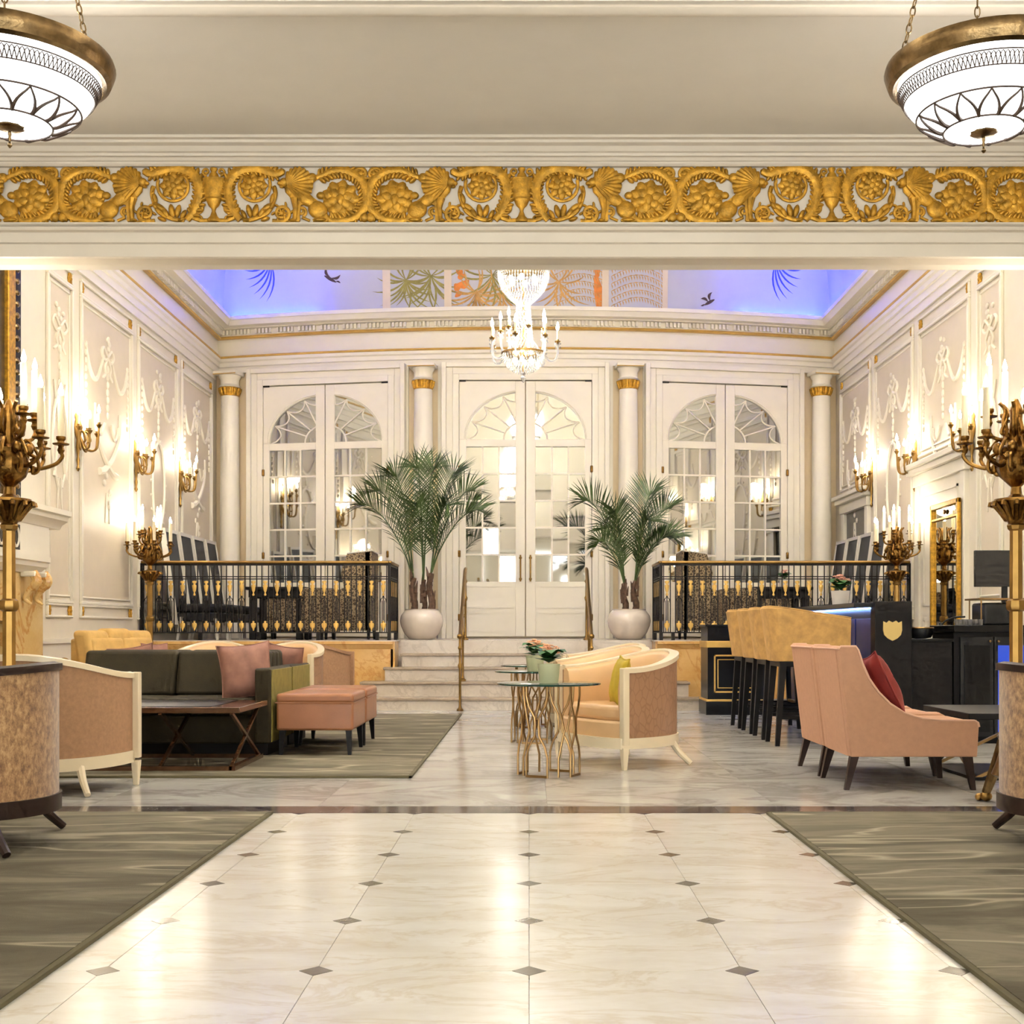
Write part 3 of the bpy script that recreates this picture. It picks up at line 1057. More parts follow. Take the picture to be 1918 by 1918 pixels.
def door(name, x, label, brass_pull):
    y = back_y(x) - 0.03
    root = tag(empty(name, (x, y, PLAT), back_rot(x)), label, None, None, 'structure')
    fr = MB()
    for a, b, d in ((1.005, 1.10, 0.07), (1.10, 1.20, 0.05), (1.20, 1.27, 0.09)):
        for s in (-1, 1):
            fr.box(min(s * a, s * b), max(s * a, s * b), -d, 0.3, 0, 3.9 + (b - 1.0))
        fr.box(-a, a, -d, 0.2, 3.9 + (a - 1.0), 3.9 + (b - 1.0))
    fr.build('door_frame', 'trim_paint', root, bevel=0.006)
    for s in (-1, 1):
        def X(v):
            return s * v
        m = MB()

        def bx(a, b, z0, z1, y0=-0.05, y1=0.0):
            m.box(min(X(a), X(b)), max(X(a), X(b)), y0, y1, z0, z1)
        bx(0.006, 0.15, 0.03, 3.89)
        bx(0.90, 1.0, 0.03, 3.01)
        bx(0.15, 0.90, 0.03, 0.86)
        bx(0.15, 0.90, 2.90, 3.01)
        el = [(0.9 * cos(t), 3.01 + 0.72 * sin(t)) for t in [R(80.4) * (1 - k / 14) for k in range(15)]]
        el[0] = (0.15, el[0][1])
        poly = el + [(1.0, 3.01), (1.0, 3.89), (0.15, 3.89)]
        m.prism([(X(a), b) for a, b in poly], -0.05, 0.0, 'y')
        leaf = m.build('door_leaf', 'door_paint', root, bevel=0.004, seg=1)
        # raised lower panel and arch moulding
        q = MB()
        for (a, b, z0, z1) in ((0.17, 0.88, 0.46, 0.80), (0.17, 0.88, 0.10, 0.40)):
            for (c0, c1, e0, e1) in ((a, b, z0, z0 + 0.02), (a, b, z1 - 0.02, z1), (a, a + 0.02, z0, z1), (b - 0.02, b, z0, z1)):
                q.box(min(X(c0), X(c1)), max(X(c0), X(c1)), -0.062, -0.05, e0, e1)
        q.build('panel_moulding', 'door_paint', leaf)
        MB().tube([(X(a + (0.02 if k else 0)), -0.052, b + 0.02) for k, (a, b) in enumerate(el)], 0.014, 6).build('arch_moulding', 'door_paint', leaf)
        g = MB()
        for k in (1, 2):
            xx = 0.15 + 0.25 * k
            g.box(X(xx) - 0.013, X(xx) + 0.013, -0.04, -0.008, 0.86, 2.90)
        for k in range(1, 5):
            zz = 0.86 + 0.408 * k
            g.box(min(X(.15), X(.9)), max(X(.15), X(.9)), -0.038, -0.008, zz - 0.013, zz + 0.013)
        for a in (22.5, 45.0, 67.5):
            g.tube([(X(0.34 * cos(R(a))), -0.024, 3.01 + 0.27 * sin(R(a))), (X(0.88 * cos(R(a))), -0.024, 3.01 + 0.70 * sin(R(a)))], 0.012, 6)
        g.tube([(X(max(0.15, 0.33 * cos(R(t)))), -0.024, 3.01 + 0.27 * sin(R(t))) for t in range(0, 76, 9)], 0.014, 6)
        for k in range(4):
            a0, a1 = 22.5 * k, 22.5 * (k + 1)
            pts = []
            for i in range(9):
                t = i / 8
                a = a0 + (a1 - a0) * t
                rr = 1.0 - 0.16 * max(0.0, sin(PI * t)) ** 0.6
                pts.append((X(max(0.15, 0.88 * rr * cos(R(a)))), -0.024, 3.01 + 0.70 * rr * sin(R(a))))
            g.tube(pts, 0.011, 6)
        g.build('muntin', 'door_paint', leaf)
        for i in range(3):
            for j in range(5):
                loc = (X(0.275 + 0.25 * i), -0.014, 1.064 + 0.408 * j)
                rot = (rnd.gauss(0, R(.9)), 0, rnd.gauss(0, R(.9)))
                if 'r' not in pane_proto:
                    pane_proto['r'] = MB().box(-0.124, 0.124, -0.003, 0.003, -0.203, 0.203).build('pane', 'door_mirror', leaf, loc, rot)
                else:
                    inst(pane_proto['r'], leaf, loc, rot)
        for k in range(4):
            a0, a1 = 22.5 * k, 22.5 * (k + 1)
            ps = [(max(0.15, 0.92 * cos(R(a0 + (a1 - a0) * i / 4))), 0.735 * sin(R(a0 + (a1 - a0) * i / 4))) for i in range(5)]
            ps += [(max(0.15, 0.33 * cos(R(a1 - (a1 - a0) * i / 4))), 0.27 * sin(R(a1 - (a1 - a0) * i / 4))) for i in range(5)]
            cx, cz = sum(p[0] for p in ps) / 10, sum(p[1] for p in ps) / 10
            key = (s, k)
            loc, rot = (X(cx), -0.014, 3.01 + cz), (rnd.gauss(0, R(.6)), 0, rnd.gauss(0, R(.6)))
            if key not in pane_proto:
                pane_proto[key] = MB().prism([(s * (p[0] - cx), p[1] - cz) for p in ps], -0.003, 0.003, 'y').build('pane', 'door_mirror', leaf, loc, rot)
            else:
                inst(pane_proto[key], leaf, loc, rot)
        ps = [(0.15, 0.0)] + [(max(0.15, 0.33 * cos(R(9 * i))), 0.27 * sin(R(9 * i))) for i in range(8)]
        MB().prism([(X(p[0]), 3.01 + p[1]) for p in ps], -0.017, -0.011, 'y').build('pane', 'door_mirror', leaf)
        for zz in (0.32, 1.28, 2.56):
            MB().lathe([(0.018, -0.05), (0.022, -0.04), (0.022, 0.04), (0.018, 0.05)], 10, (X(1.0), -0.06, zz)).build('hinge', 'bronze', leaf)
        MB().box(min(X(0.9), X(1.0)), max(X(0.9), X(1.0)), -0.062, -0.05, 3.88, 3.905).build('top_pivot', 'iron', leaf)
        if brass_pull:
            h = MB()
            h.tube([(X(0.075), -0.11, 0.86), (X(0.075), -0.11, 1.26)], 0.013, 10)
            for zz in (0.9, 1.22):
                h.tube([(X(0.075), -0.05, zz), (X(0.075), -0.11, zz)], 0.012, 8)
                h.ell((X(0.075), -0.055, zz), 0.024, 0.01, 0.024)
                h.ell((X(0.075), -0.112, zz), 0.019)
            h.build('pull_handle', 'brass', leaf)
    return root


door('door_1', -3.12, 'mirrored arched double door behind the navy chairs, fireplace side', False)
door('door_2', -0.055, 'mirrored arched double door with brass pulls at the top of the steps', True)
door('door_3', 3.00, 'mirrored arched double door behind the navy chairs, bar side', False)
# pilaster strips between doors and columns
for x in (-4.32, -1.88, -1.33, 1.22, 1.78, 4.2):
    MB().box(-0.05, 0.05, -0.05, 0.3, PLAT, 4.97).build('pilaster_strip', 'trim_paint', wb, (x, back_y(x), 0), (0, 0, back_rot(x)))
for xa, xb in ((XL, -4.2), (-1.95, -1.15), (1.08, 1.85), (4.1, XR)):
    pth = [(xa + (xb - xa) * k / 5, back_y(xa + (xb - xa) * k / 5)) for k in range(6)]
    MB().sweep(pth, [(-0.02, PLAT), (0.03, PLAT), (0.03, PLAT + 0.14), (0.015, PLAT + 0.16), (-0.02, PLAT + 0.16)]).build('marble_skirting', 'skirt_marble', wb)

# ---- panelling of the side walls


def frame_bars(m, y0, y1, z0, z1, w, d):
    m.box(0, d, y0, y1, z0, z0 + w).box(0, d, y0, y1, z1 - w, z1).box(0, d, y0, y0 + w, z0 + w, z1 - w).box(0, d, y1 - w, y1, z0 + w, z1 - w)


def relief(kind, w):
    """plaster garland, local: y along the wall, z up, x out of the wall"""
    m = MB()

    def P_(y, z, d=0.012):
        return (d, y, z)
    hw = w / 2
    # bow
    for s in (-1, 1):
        m.tube(spline([P_(0, 3.98), P_(s * .13, 4.07), P_(s * .2, 4.0), P_(s * .1, 3.93), P_(0, 3.97)], 5), 0.02, 6)
        m.tube(spline([P_(0, 3.97), P_(s * .1, 3.86), P_(s * .07, 3.78), P_(s * .16, 3.72)], 5), [0.018] * 15 + [0.01], 6)
        if w > 1.2:
            m.tube(spline([P_(s * .12, 3.98), P_(s * hw * .42, 3.66), P_(s * hw * .66, 3.72), P_(s * hw * .8, 3.98)], 6), [0.012 + 0.016 * sin(PI * k / 18) for k in range(19)], 6)
            for k in range(9):
                m.ell(P_(s * hw * .8, 3.98 - 0.09 * k), 0.02, 0.024 * (1.2 - k * .08), 0.036, 7, 5)
    for k in range(6):
        m.ell(P_(rdm.uniform(-.1, .1), 4.12 + rdm.uniform(-.06, .1)), 0.02, 0.035, 0.03, 7, 5)
    for k in range(7):
        m.ell(P_(0, 3.84 - 0.09 * k), 0.02, 0.02 + 0.012 * (k % 2), 0.045, 7, 5)
    if kind == 'oval':
        pts = [P_(0.26 * cos(a), 2.72 + 0.56 * sin(a)) for a in [2 * PI * k / 32 for k in range(32)]]
        m.tube(pts, 0.022, 6, None, True)
        for s in (-1, 1):
            for k in range(10):
                a = R(-80 + k * 17)
                m.ell(P_(s * 0.32 * cos(a), 2.7 + 0.64 * sin(a)), 0.016, 0.03, 0.022, 7, 4)
    elif kind == 'horn':
        for s in (-1, 1):
            pts = spline([P_(s * .42, 3.38), P_(s * .40, 3.1), P_(s * .16, 2.82), P_(-s * .12, 2.66), P_(-s * .3, 2.62)], 6)
            m.tube(pts, [0.016 + 0.03 * k / 24 for k in range(25)], 7)
            m.tube(spline([P_(s * .1, 3.2), P_(s * .22, 3.05), P_(s * .34, 3.12), P_(s * .36, 3.22)], 5), 0.018, 6)
        for k in range(5):
            m.ell(P_(rdm.uniform(-.12, .12), 2.6 - 0.09 * k), 0.02, 0.05 - 0.006 * k, 0.04, 7, 5)
    else:
        for s in (-1, 1):
            m.tube(spline([P_(s * .05, 3.3), P_(s * .18, 3.0), P_(s * .2, 2.6), P_(s * .05, 2.3)], 5), 0.018, 6)
            m.tube([P_(s * .16, 3.4), P_(-s * .16, 2.4)], [0.012, 0.022], 6)
    for s in (-1, 1):
        m.tube([P_(s * .03, 2.4), P_(s * .07, 2.05)], [0.014, 0.008], 6)
    return m


rdm = random.Random(3)
PANELS = [(12.57, 13.27, 'lyre'), (13.51, 15.27, 'horn'), (15.50, 17.23, 'oval'), (17.44, 19.11, 'horn')]
ROS = MB()
for k in range(8):
    a = 2 * PI * k / 8
    ROS.ell((0.012, 0.032 * cos(a), 0.046 * sin(a)), 0.016, 0.02, 0.026, 7, 4)
ROS.ell((0.02, 0, 0), 0.016, 0.018, 0.024, 8, 5)
ros0 = None
for wall, X0, sx in ((wl, XL, 1), (wr, XR, -1)):
    for k, (y0, y1, kind) in enumerate(PANELS):
        zb = 1.24
        strip = (1.09, 1.24)
        if sx < 0 and k in (1, 3):
            zb, strip = 3.08, None
        m = MB()
        frame_bars(m, y0, y1, 4.63, 4.80, 0.028, 0.03)
        frame_bars(m, y0, y1, zb, 4.63, 0.032, 0.035)
        frame_bars(m, y0 + 0.07, y1 - 0.07, zb + 0.07, 4.56, 0.02, 0.022)
        if strip:
            frame_bars(m, y0, y1, strip[0], strip[1], 0.025, 0.03)
        o = m.build('panel_moulding', 'trim_paint', wall, (X0, 0, 0), bevel=0.006, seg=1)
        o.scale = (sx, 1, 1)
        o = MB().box(0, 0.006, y0 + 0.08, y1 - 0.08, zb + 0.08, 4.55).build('panel_field', 'panel_paint', wall, (X0, 0, 0))
        o.scale = (sx, 1, 1)
        rl = relief(kind, y1 - y0).build('plaster_garland', 'plaster', wall, (X0, (y0 + y1) / 2, 0.15))
        rl.scale = (sx, 1, 1)
        spots = [(y0 + 0.06, 4.715), (y1 - 0.06, 4.715)] + ([(y0 + 0.06, 1.165), (y1 - 0.06, 1.165)] if strip else [(y0 + 0.06, zb - 0.02)])
        for yy, zz in spots:
            if ros0 is None:
                ros0 = ROS.build('gilt_rosette', 'gilt', wall, (X0, yy, zz))
                ros0.scale = (sx, 1, 1)
            else:
                inst(ros0, wall, (X0, yy, zz), (0, 0, 0), (sx, 1, 1))
    m = MB()
    m.box(0, 0.03, 6.7, 19.3, 0.0, 0.14).box(0, 0.02, 6.7, 19.3, 0.14, 0.2).box(0, 0.025, 6.7, 15.4, 0.82, 0.87).box(0, 0.03, 6.7, 19.3, 4.86, 4.97)
    o = m.build('baseboard_' + ('left' if sx > 0 else 'right'), 'trim_paint', None, (X0, 0, 0))
    o.scale = (sx, 1, 1)
    tag(o, 'cream skirting and picture rail along the %s side wall' % ('fireplace' if sx > 0 else 'bar'), None, None, 'structure')
# doors in the bar-side wall
for k, (y0, y1, nm, lb_) in enumerate(((17.6, 18.75, 'door_4', 'cream doorway in the side wall behind the navy chairs'), (13.7, 15.15, 'door_5', 'cream panelled door in the side wall behind the gilt mirror'))):
    root = tag(empty(nm, (XR, 0, 0)), lb_, None, None, 'structure')
    z0 = PLAT if k == 0 else 0.0
    m = MB()
    m.box(-0.06, 0.05, y0 - 0.14, y0, z0, 2.86).box(-0.06, 0.05, y1, y1 + 0.14, z0, 2.86).box(-0.08, 0.05, y0 - 0.18, y1 + 0.18, 2.72, 2.86).box(-0.14, 0.05, y0 - 0.24, y1 + 0.24, 2.86, 2.93).box(-0.18, 0.05, y0 - 0.28, y1 + 0.28, 2.93, 2.99)
    m.build('door_frame', 'trim_paint', root, bevel=0.008)
    if k == 0:
        MB().box(-0.012, 0.0, y0, y1, z0, 2.72).build('door_leaf', 'dark_field', root)
    else:
        lf = MB().box(-0.03, 0.0, y0, y1, z0, 2.72).build('door_leaf', 'door_paint', root)
        q = MB()
        for (a, b) in ((0.2, 1.1), (1.25, 2.6)):
            for (e0, e1, f0, f1) in ((y0 + .12, y1 - .12, a, a + .03), (y0 + .12, y1 - .12, b - .03, b), (y0 + .12, y0 + .15, a, b), (y1 - .15, y1 - .12, a, b)):
                q.box(-0.045, -0.03, e0, e1, f0, f1)
        q.build('panel_moulding', 'trim_paint', lf)

# dark desk added behind the camera to darken the door mirror reflections
rd = thing('added_dark_desk', 'added dark wood desk that darkens the door mirrors', 'desk', (0.3, -3.6, 0))
MB().box(-1.5, 1.5, -0.3, 0.3, 0.0, 1.02).build('body', 'dark_wood', rd)
MB().box(-1.58, 1.58, -0.36, 0.36, 1.02, 1.08).build('desk_top', 'black_lacquer', rd, bevel=0.01)
for k in range(3):
    MB().box(-1.4 + k * 0.95, -0.5 + k * 0.95, 0.3, 0.32, 0.15, 0.9).build('front_panel', 'walnut', rd, bevel=0.006)

# ---- raised platform, podium and steps
pl = MB()
pl.prism([(XL, Y_POD + 0.02), (-1.72, Y_POD + 0.02), (-1.72, 15.90), (1.62, 15.90), (1.62, Y_POD + 0.02), (XR, Y_POD + 0.02), (XR, 19.5), (XL, 19.5)], 0.0, PLAT - 0.012, 'z')
plat = pl.build('floor_platform', 'step_marble')
tag(plat, 'raised marble platform along the end wall', None, None, 'structure')
MB().box(XL, -1.66, Y_POD - 0.03, 19.45, PLAT - 0.012, PLAT).build('platform_slab', 'step_marble', plat)
MB().box(1.56, XR, Y_POD - 0.03, 19.45, PLAT - 0.012, PLAT).build('platform_slab', 'step_marble', plat)
MB().box(-1.66, 1.56, 15.90, 19.2, PLAT - 0.012, PLAT).build('platform_slab', 'step_marble', plat)
for xa, xb in ((XL, -1.70), (1.60, XR)):
    n = 4
    for k in range(n):
        a, b = xa + (xb - xa) * k / n, xa + (xb - xa) * (k + 1) / n
        MB().box(a + 0.002, b - 0.002, Y_POD, Y_POD + 0.03, 0.1, 0.72).build('marble_panel', 'yellow_marble', plat)
    MB().prism([(Y_POD - 0.05, PLAT - 0.012), (Y_POD - 0.05, PLAT - 0.045), (Y_POD - 0.03, PLAT - 0.05), (Y_POD - 0.02, PLAT - 0.085), (Y_POD, PLAT - 0.11), (Y_POD + 0.03, PLAT - 0.11), (Y_POD + 0.03, PLAT - 0.012)], xa, xb, 'x').build('podium_moulding', 'yellow_marble', plat)
    MB().box(xa, xb, Y_POD - 0.02, Y_POD + 0.03, 0, 0.1).build('plinth', 'skirt_marble', plat)
    s = -1 if xa < 0 else 1
    xe = xb if s < 0 else xa
    MB().box(xe - 0.02 if s > 0 else xe - 0.03, xe + 0.03 if s > 0 else xe + 0.02, Y_POD, 15.92, 0.0, PLAT - 0.012).build('marble_return', 'yellow_marble', plat)
stairs = tag(empty('stairs', (0, 0, 0)), 'five broad marble steps up to the mirrored door', None, None, 'structure')
HZ = [0.15, 0.33, 0.498, 0.664, PLAT]
WX = [(-2.32, 2.22), (-2.06, 1.96), (-1.81, 1.71), (-1.63, 1.53), (-1.60, 1.50)]
for k in range(5):
    y0 = 14.72 + 0.3 * k
    z0 = HZ[k - 1] if k else 0.0
    y1 = 15.93 if k else 15.93
    if k < 3:
        y1 = Y_POD - 0.02
    st = MB().box(WX[k][0] + 0.02, WX[k][1] - 0.02, y0 + 0.02, 15.95 if k == 4 else min(y1, y0 + 0.62), z0, HZ[k] - 0.035).build('step', 'step_marble', stairs)
    MB().box(WX[k][0], WX[k][1], y0, 15.93 if k == 4 else y0 + 0.34, HZ[k] - 0.035, HZ[k]).build('nosing', 'nosing_marble', st, bevel=0.008)

# ---- fireplace on the side wall
fp = thing('fireplace', 'cream and yellow marble fireplace with deep overmantel', 'fireplace', (XL, 10.5, 0))
m = MB()
m.box(0, 0.17, -1.58, -0.85, 0, 1.5).box(0, 0.17, 0.85, 1.58, 0, 1.5).box(0, 0.17, -0.85, 0.85, 1.04, 1.5)
m.build('marble_surround', 'fire_marble', fp, bevel=0.006)
MB().box(0.0, 0.02, -0.85, 0.85, 0, 1.04).build('firebox', 'firebox', fp)
MB().box(0.17, 0.55, -1.7, 1.7, 0, 0.04).build('hearth', 'fire_marble', fp)
MB().prism([(0, 1.5), (0.2, 1.5), (0.22, 1.53), (0.27, 1.56), (0.28, 1.6), (0.30, 1.61), (0.30, 1.66), (0, 1.66)], -1.64, 1.44, 'y').build('mantel_shelf', 'trim_paint', fp)
MB().box(0, 0.22, -1.6, 1.6, 1.66, 1.98).build('overmantel', 'trim_paint', fp)
MB().prism([(0, 1.96), (0.23, 1.96), (0.25, 2.0), (0.31, 2.04), (0.32, 2.08), (0.35, 2.09), (0.35, 2.14), (0, 2.14)], -1.86, 1.86, 'y').build('overmantel_cornice', 'trim_paint', fp)
MB().box(0.22, 0.225, -0.2, 0.9, 1.7, 1.93).build('carved_panel', 'dark_field', fp)
cv = MB()
for k in range(6):
    c = 0.0 + k * 0.16
    cv.tube([(0.23, c - 0.06 * cos(a), 1.815 + 0.09 * sin(a)) for a in [2 * PI * i / 14 for i in range(14)]], 0.012, 6, None, True)
cv.build('carved_scroll', 'plaster', fp)
for yy in (1.08, 1.34):
    MB().tube(spline([(0.27, yy, 1.5), (0.31, yy, 1.42), (0.24, yy, 1.33), (0.2, yy, 1.25), (0.26, yy, 1.2)], 5), [0.045] * 8 + [0.035 - 0.002 * k for k in range(13)], 8).build('corbel', 'fire_marble', fp)
    MB().box(0.17, 0.31, yy - 0.05, yy + 0.05, 1.46, 1.51).build('corbel_cap', 'trim_paint', fp, bevel=0.01)
for k, yy in enumerate((0.55, 0.85)):
    a = thing('andiron', 'brass andiron with round finials in front of the fireplace, %s the mustard sofa' % ('away from' if k == 0 else 'beside'), 'andiron', (XL + 0.69, 10.5 + yy - 0.1, 0))
    MB().tube([(0, 0, 0.0), (0, 0, 0.62)], 0.016, 8).build('post', 'brass', a)
    MB().ell((0, 0, 0.66), 0.05, None, None, 14, 10).build('finial', 'brass', a)
    MB().ell((0, 0, 0.5), 0.03, None, None, 12, 8).build('knop', 'brass', a)
    MB().box(-0.12, 0.12, -0.03, 0.03, 0.0, 0.04).build('foot_bar', 'brass', a)
om = thing('overmantel_picture', 'tall dark picture in a gilt and ebony bead frame above the fireplace', 'picture', (XL, 10.2, 2.16))
MB().box(0.01, 0.04, -1.3, 1.3, 0.05, 2.6).build('canvas', 'dark_field', om)
for s in (-1, 1):
    MB().box(0.01, 0.08, min(s * 1.3, s * 1.46), max(s * 1.3, s * 1.46), 0, 2.75).build('gilt_frame', 'gilt', om, bevel=0.01)
    MB().box(0.01, 0.06, min(s * 1.46, s * 1.62), max(s * 1.46, s * 1.62), 0, 2.85).build('ebony_border', 'ebony', om)
    for k in range(26):
        MB().ell((0.06, s * 1.54, 0.06 + 0.108 * k), 0.02, 0.045, 0.03, 8, 5).build('bead', 'antique_brass', om)
MB().box(0.01, 0.08, -1.46, 1.46, 2.6, 2.76).build('gilt_frame', 'gilt', om, bevel=0.01)
MB().box(0.01, 0.06, -1.62, 1.62, 2.76, 2.92).build('ebony_border', 'ebony', om)

# ================================================================ rugs


def rug(name, x0, x1, y0, y1, label):
    t = thing(name, label, 'rug', ((x0 + x1) / 2, (y0 + y1) / 2, 0.0))
    w, d = (x1 - x0) / 2, (y1 - y0) / 2
    MB().box(-w + 0.02, w - 0.02, -d + 0.02, d - 0.02, 0.001, 0.016).build('pile', 'rug_pile', t)
    MB().box(-w, w, -d, -d + 0.02, 0.001, 0.014).box(-w, w, d - 0.02, d, 0.001, 0.014).box(-w, -w + 0.02, -d, d, 0.001, 0.014).box(w - 0.02, w, -d, d, 0.001, 0.014).build('bound_edge', 'rug_edge', t)


rug('area_rug', -4.6, -1.335, 0.5, 6.44, 'sage green streaked rug under the crushed velvet chair on the fireplace side')
rug('area_rug', 1.235, 4.6, 0.5, 6.44, 'sage green streaked rug under the crushed velvet chair on the bar side')
rug('area_rug', -4.1, -0.76, 8.0, 13.95, 'sage green rug with pale swirls under the olive sofas and leather ottomans')

# ================================================================ lamps


def flame_mesh(name, parent, loc, s=1.0):
    global FL0
    if FL0 is None:
        FL0 = MB().lathe([(0.004, 0), (0.011, 0.012), (0.012, 0.024), (0.007, 0.042), (0.001, 0.062)], 8).build(name, 'flame', parent, loc)
        FL0.scale = (s, s, s)
        return FL0
    return inst(FL0, parent, loc, (0, 0, 0), (s, s, s))


FL0 = None

# ---- tall bronze torchere
tc = thing('torchere', 'tall bronze torchere of many candles', 'torchere', (-2.84, 6.75, 0), group=None)
sh = [(0.06, 0.40), (0.05, 0.46), (0.036, 0.5), (0.036, 1.06), (0.05, 1.07), (0.055, 1.09), (0.05, 1.12), (0.036, 1.13), (0.034, 1.50), (0.045, 1.51), (0.05, 1.53), (0.04, 1.545)]
MB().lathe(sh, 8).build('shaft', 'brass', tc, angle=30)
cp_ = MB().lathe([(0.036, 1.53), (0.05, 1.56), (0.075, 1.60), (0.10, 1.645), (0.115, 1.66), (0.115, 1.675), (0.05, 1.685)], 24)
for k in range(12):
    a = 2 * PI * k / 12
    cp_.tube(spline([(0.05 * cos(a), 0.05 * sin(a), 1.56), (0.085 * cos(a), 0.085 * sin(a), 1.61), (0.125 * cos(a), 0.125 * sin(a), 1.655), (0.135 * cos(a), 0.135 * sin(a), 1.635)], 3), 0.014, 6)
cp_.build('capital', 'bronze', tc)
MB().lathe([(0.05, 1.68), (0.03, 1.70), (0.026, 1.74), (0.05, 1.765), (0.085, 1.80), (0.1, 1.85), (0.098, 1.90), (0.08, 1.93), (0.085, 1.95), (0.05, 1.97), (0.03, 2.1), (0.035, 2.16), (0.01, 2.22)], 24, (0, 0, 0), (0.03, 12)).build('urn', 'bronze', tc)
orn = MB()
for k in range(6):
    a = 2 * PI * k / 6 + 0.3
    c, s_ = cos(a), sin(a)
    orn.tube(spline([(0.09 * c, 0.09 * s_, 1.93), (0.14 * c, 0.14 * s_, 1.9), (0.15 * c, 0.15 * s_, 1.84), (0.12 * c, 0.12 * s_, 1.82), (0.12 * c, 0.12 * s_, 1.86)], 4), 0.011, 6)
    orn.ell((0.10 * c, 0.10 * s_, 1.95), 0.028, 0.028, 0.034)
    orn.tube(spline([(0.03 * c, 0.03 * s_, 2.0), (0.07 * c, 0.07 * s_, 2.08), (0.06 * c, 0.06 * s_, 2.16), (0.09 * c, 0.09 * s_, 2.2)], 4), 0.01, 6)
orn.build('scroll_ornament', 'bronze', tc)
m = MB()
m.lathe([(0.06, 0.42), (0.10, 0.38), (0.075, 0.33), (0.11, 0.22), (0.13, 0.17), (0.10, 0.15)], 18)
m.build('pedestal', 'antique_brass', tc)
for k in range(3):
    a = 2 * PI * k / 3 + R(200)
    c, s_ = cos(a), sin(a)
    leg = MB()
    leg.tube(spline([(0.07 * c, 0.07 * s_, 0.36), (0.11 * c, 0.11 * s_, 0.26), (0.16 * c, 0.16 * s_, 0.14), (0.2 * c, 0.2 * s_, 0.05)], 5), [0.04 - 0.001 * i for i in range(16)], 8)
    lg = leg.build('leg', 'antique_brass', tc)
    paw = MB()
    for q in (-0.4, 0, 0.4):
        paw.ell((0.2 * c + 0.04 * cos(a + q), 0.2 * s_ + 0.04 * sin(a + q), 0.022), 0.022)
    paw.ell((0.2 * c, 0.2 * s_, 0.03), 0.034, 0.034, 0.03)
    paw.build('claw_foot', 'brass', lg)


def candle_arm(rad, zp, h, a, zroot, drop, mats=('bronze', 'candle_wax')):
    """an arm with drip pan, candle and flame, at angle a"""
    global ARMS
    key = (rad, zp, h)
    if key not in ARMS:
        m = MB()
        m.tube(spline([(0.05, 0, zroot), (rad * .45, 0, zroot - drop), (rad * .85, 0, zroot - drop * .8), (rad * 1.02, 0, zp - 0.07), (rad, 0, zp - 0.04)], 5), 0.011, 7)
        m.tube(spline([(0.06, 0, zroot + .02), (rad * .35, 0, zroot + 0.05), (rad * .55, 0, zroot - drop * .3), (rad * .4, 0, zroot - drop * .6)], 5), 0.009, 6)
        m.lathe([(0.012, zp - 0.05), (0.02, zp - 0.03), (0.014, zp - 0.012), (0.02, zp)], 10, (rad, 0, 0))
        arm = m.build('arm', mats[0], None)
        MB().lathe([(0.015, zp - 0.004), (0.042, zp), (0.046, zp + 0.006), (0.02, zp + 0.008), (0.018, zp + 0.02), (0.026, zp + 0.03), (0.026, zp + 0.045), (0.01, zp + 0.046)], 14, (rad, 0, 0)).build('drip_pan', mats[0], arm)
        MB().lathe([(0.0175, zp + 0.04), (0.0175, zp + h), (0.006, zp + h + 0.004)], 12, (rad, 0, 0)).build('candle', mats[1], arm)
        flame_mesh('flame', arm, (rad, 0, zp + h), 1.15)
        ARMS[key] = arm
        return arm, True
    return ARMS[key], False


ARMS = {}


def put_arm(root, rad, zp, h, a, zroot, drop):
    arm, new = candle_arm(rad, zp, h, a, zroot, drop)
    if new:
        arm.parent = root
        arm.rotation_euler = (0, 0, a)
    else:
        kids = [o for o in bpy.data.objects if o.parent == arm]
        c = inst(arm, root, (0, 0, 0), (0, 0, a))
        for k in kids:
            inst(k, c, k.location, k.rotation_euler, k.scale)


for k in range(7):
    put_arm(tc, 0.265, 1.985, 0.27, 2 * PI * k / 7 + 0.35, 1.95, 0.10)
for k in range(4):
    put_arm(tc, 0.15, 2.12, 0.28, 2 * PI * k / 4 + 0.9, 2.06, 0.06)
point_light('torchere_glow', (0, 0, 2.46), POW_TORCH, WARM, 0.12, tc)
tc['label'] = 'tall bronze torchere with candles, beside the overmantel picture'
copy_tree(tc, (2.66, 6.75, 0), R(40), 'tall bronze torchere on claw feet beside the salmon lounge chairs')
t1 = copy_tree(tc, (-4.60, 15.0, 0), R(20), 'bronze torchere before the railing, behind the mustard sofa')
t2 = copy_tree(tc, (4.46, 15.0, 0), R(10), 'bronze torchere before the railing, behind the bar')
for o in [q for q in bpy.data.objects if q.type == 'LIGHT' and q.parent in (t1, t2)]:
    o.data = o.data.copy()
    o.data.energy = 2.0

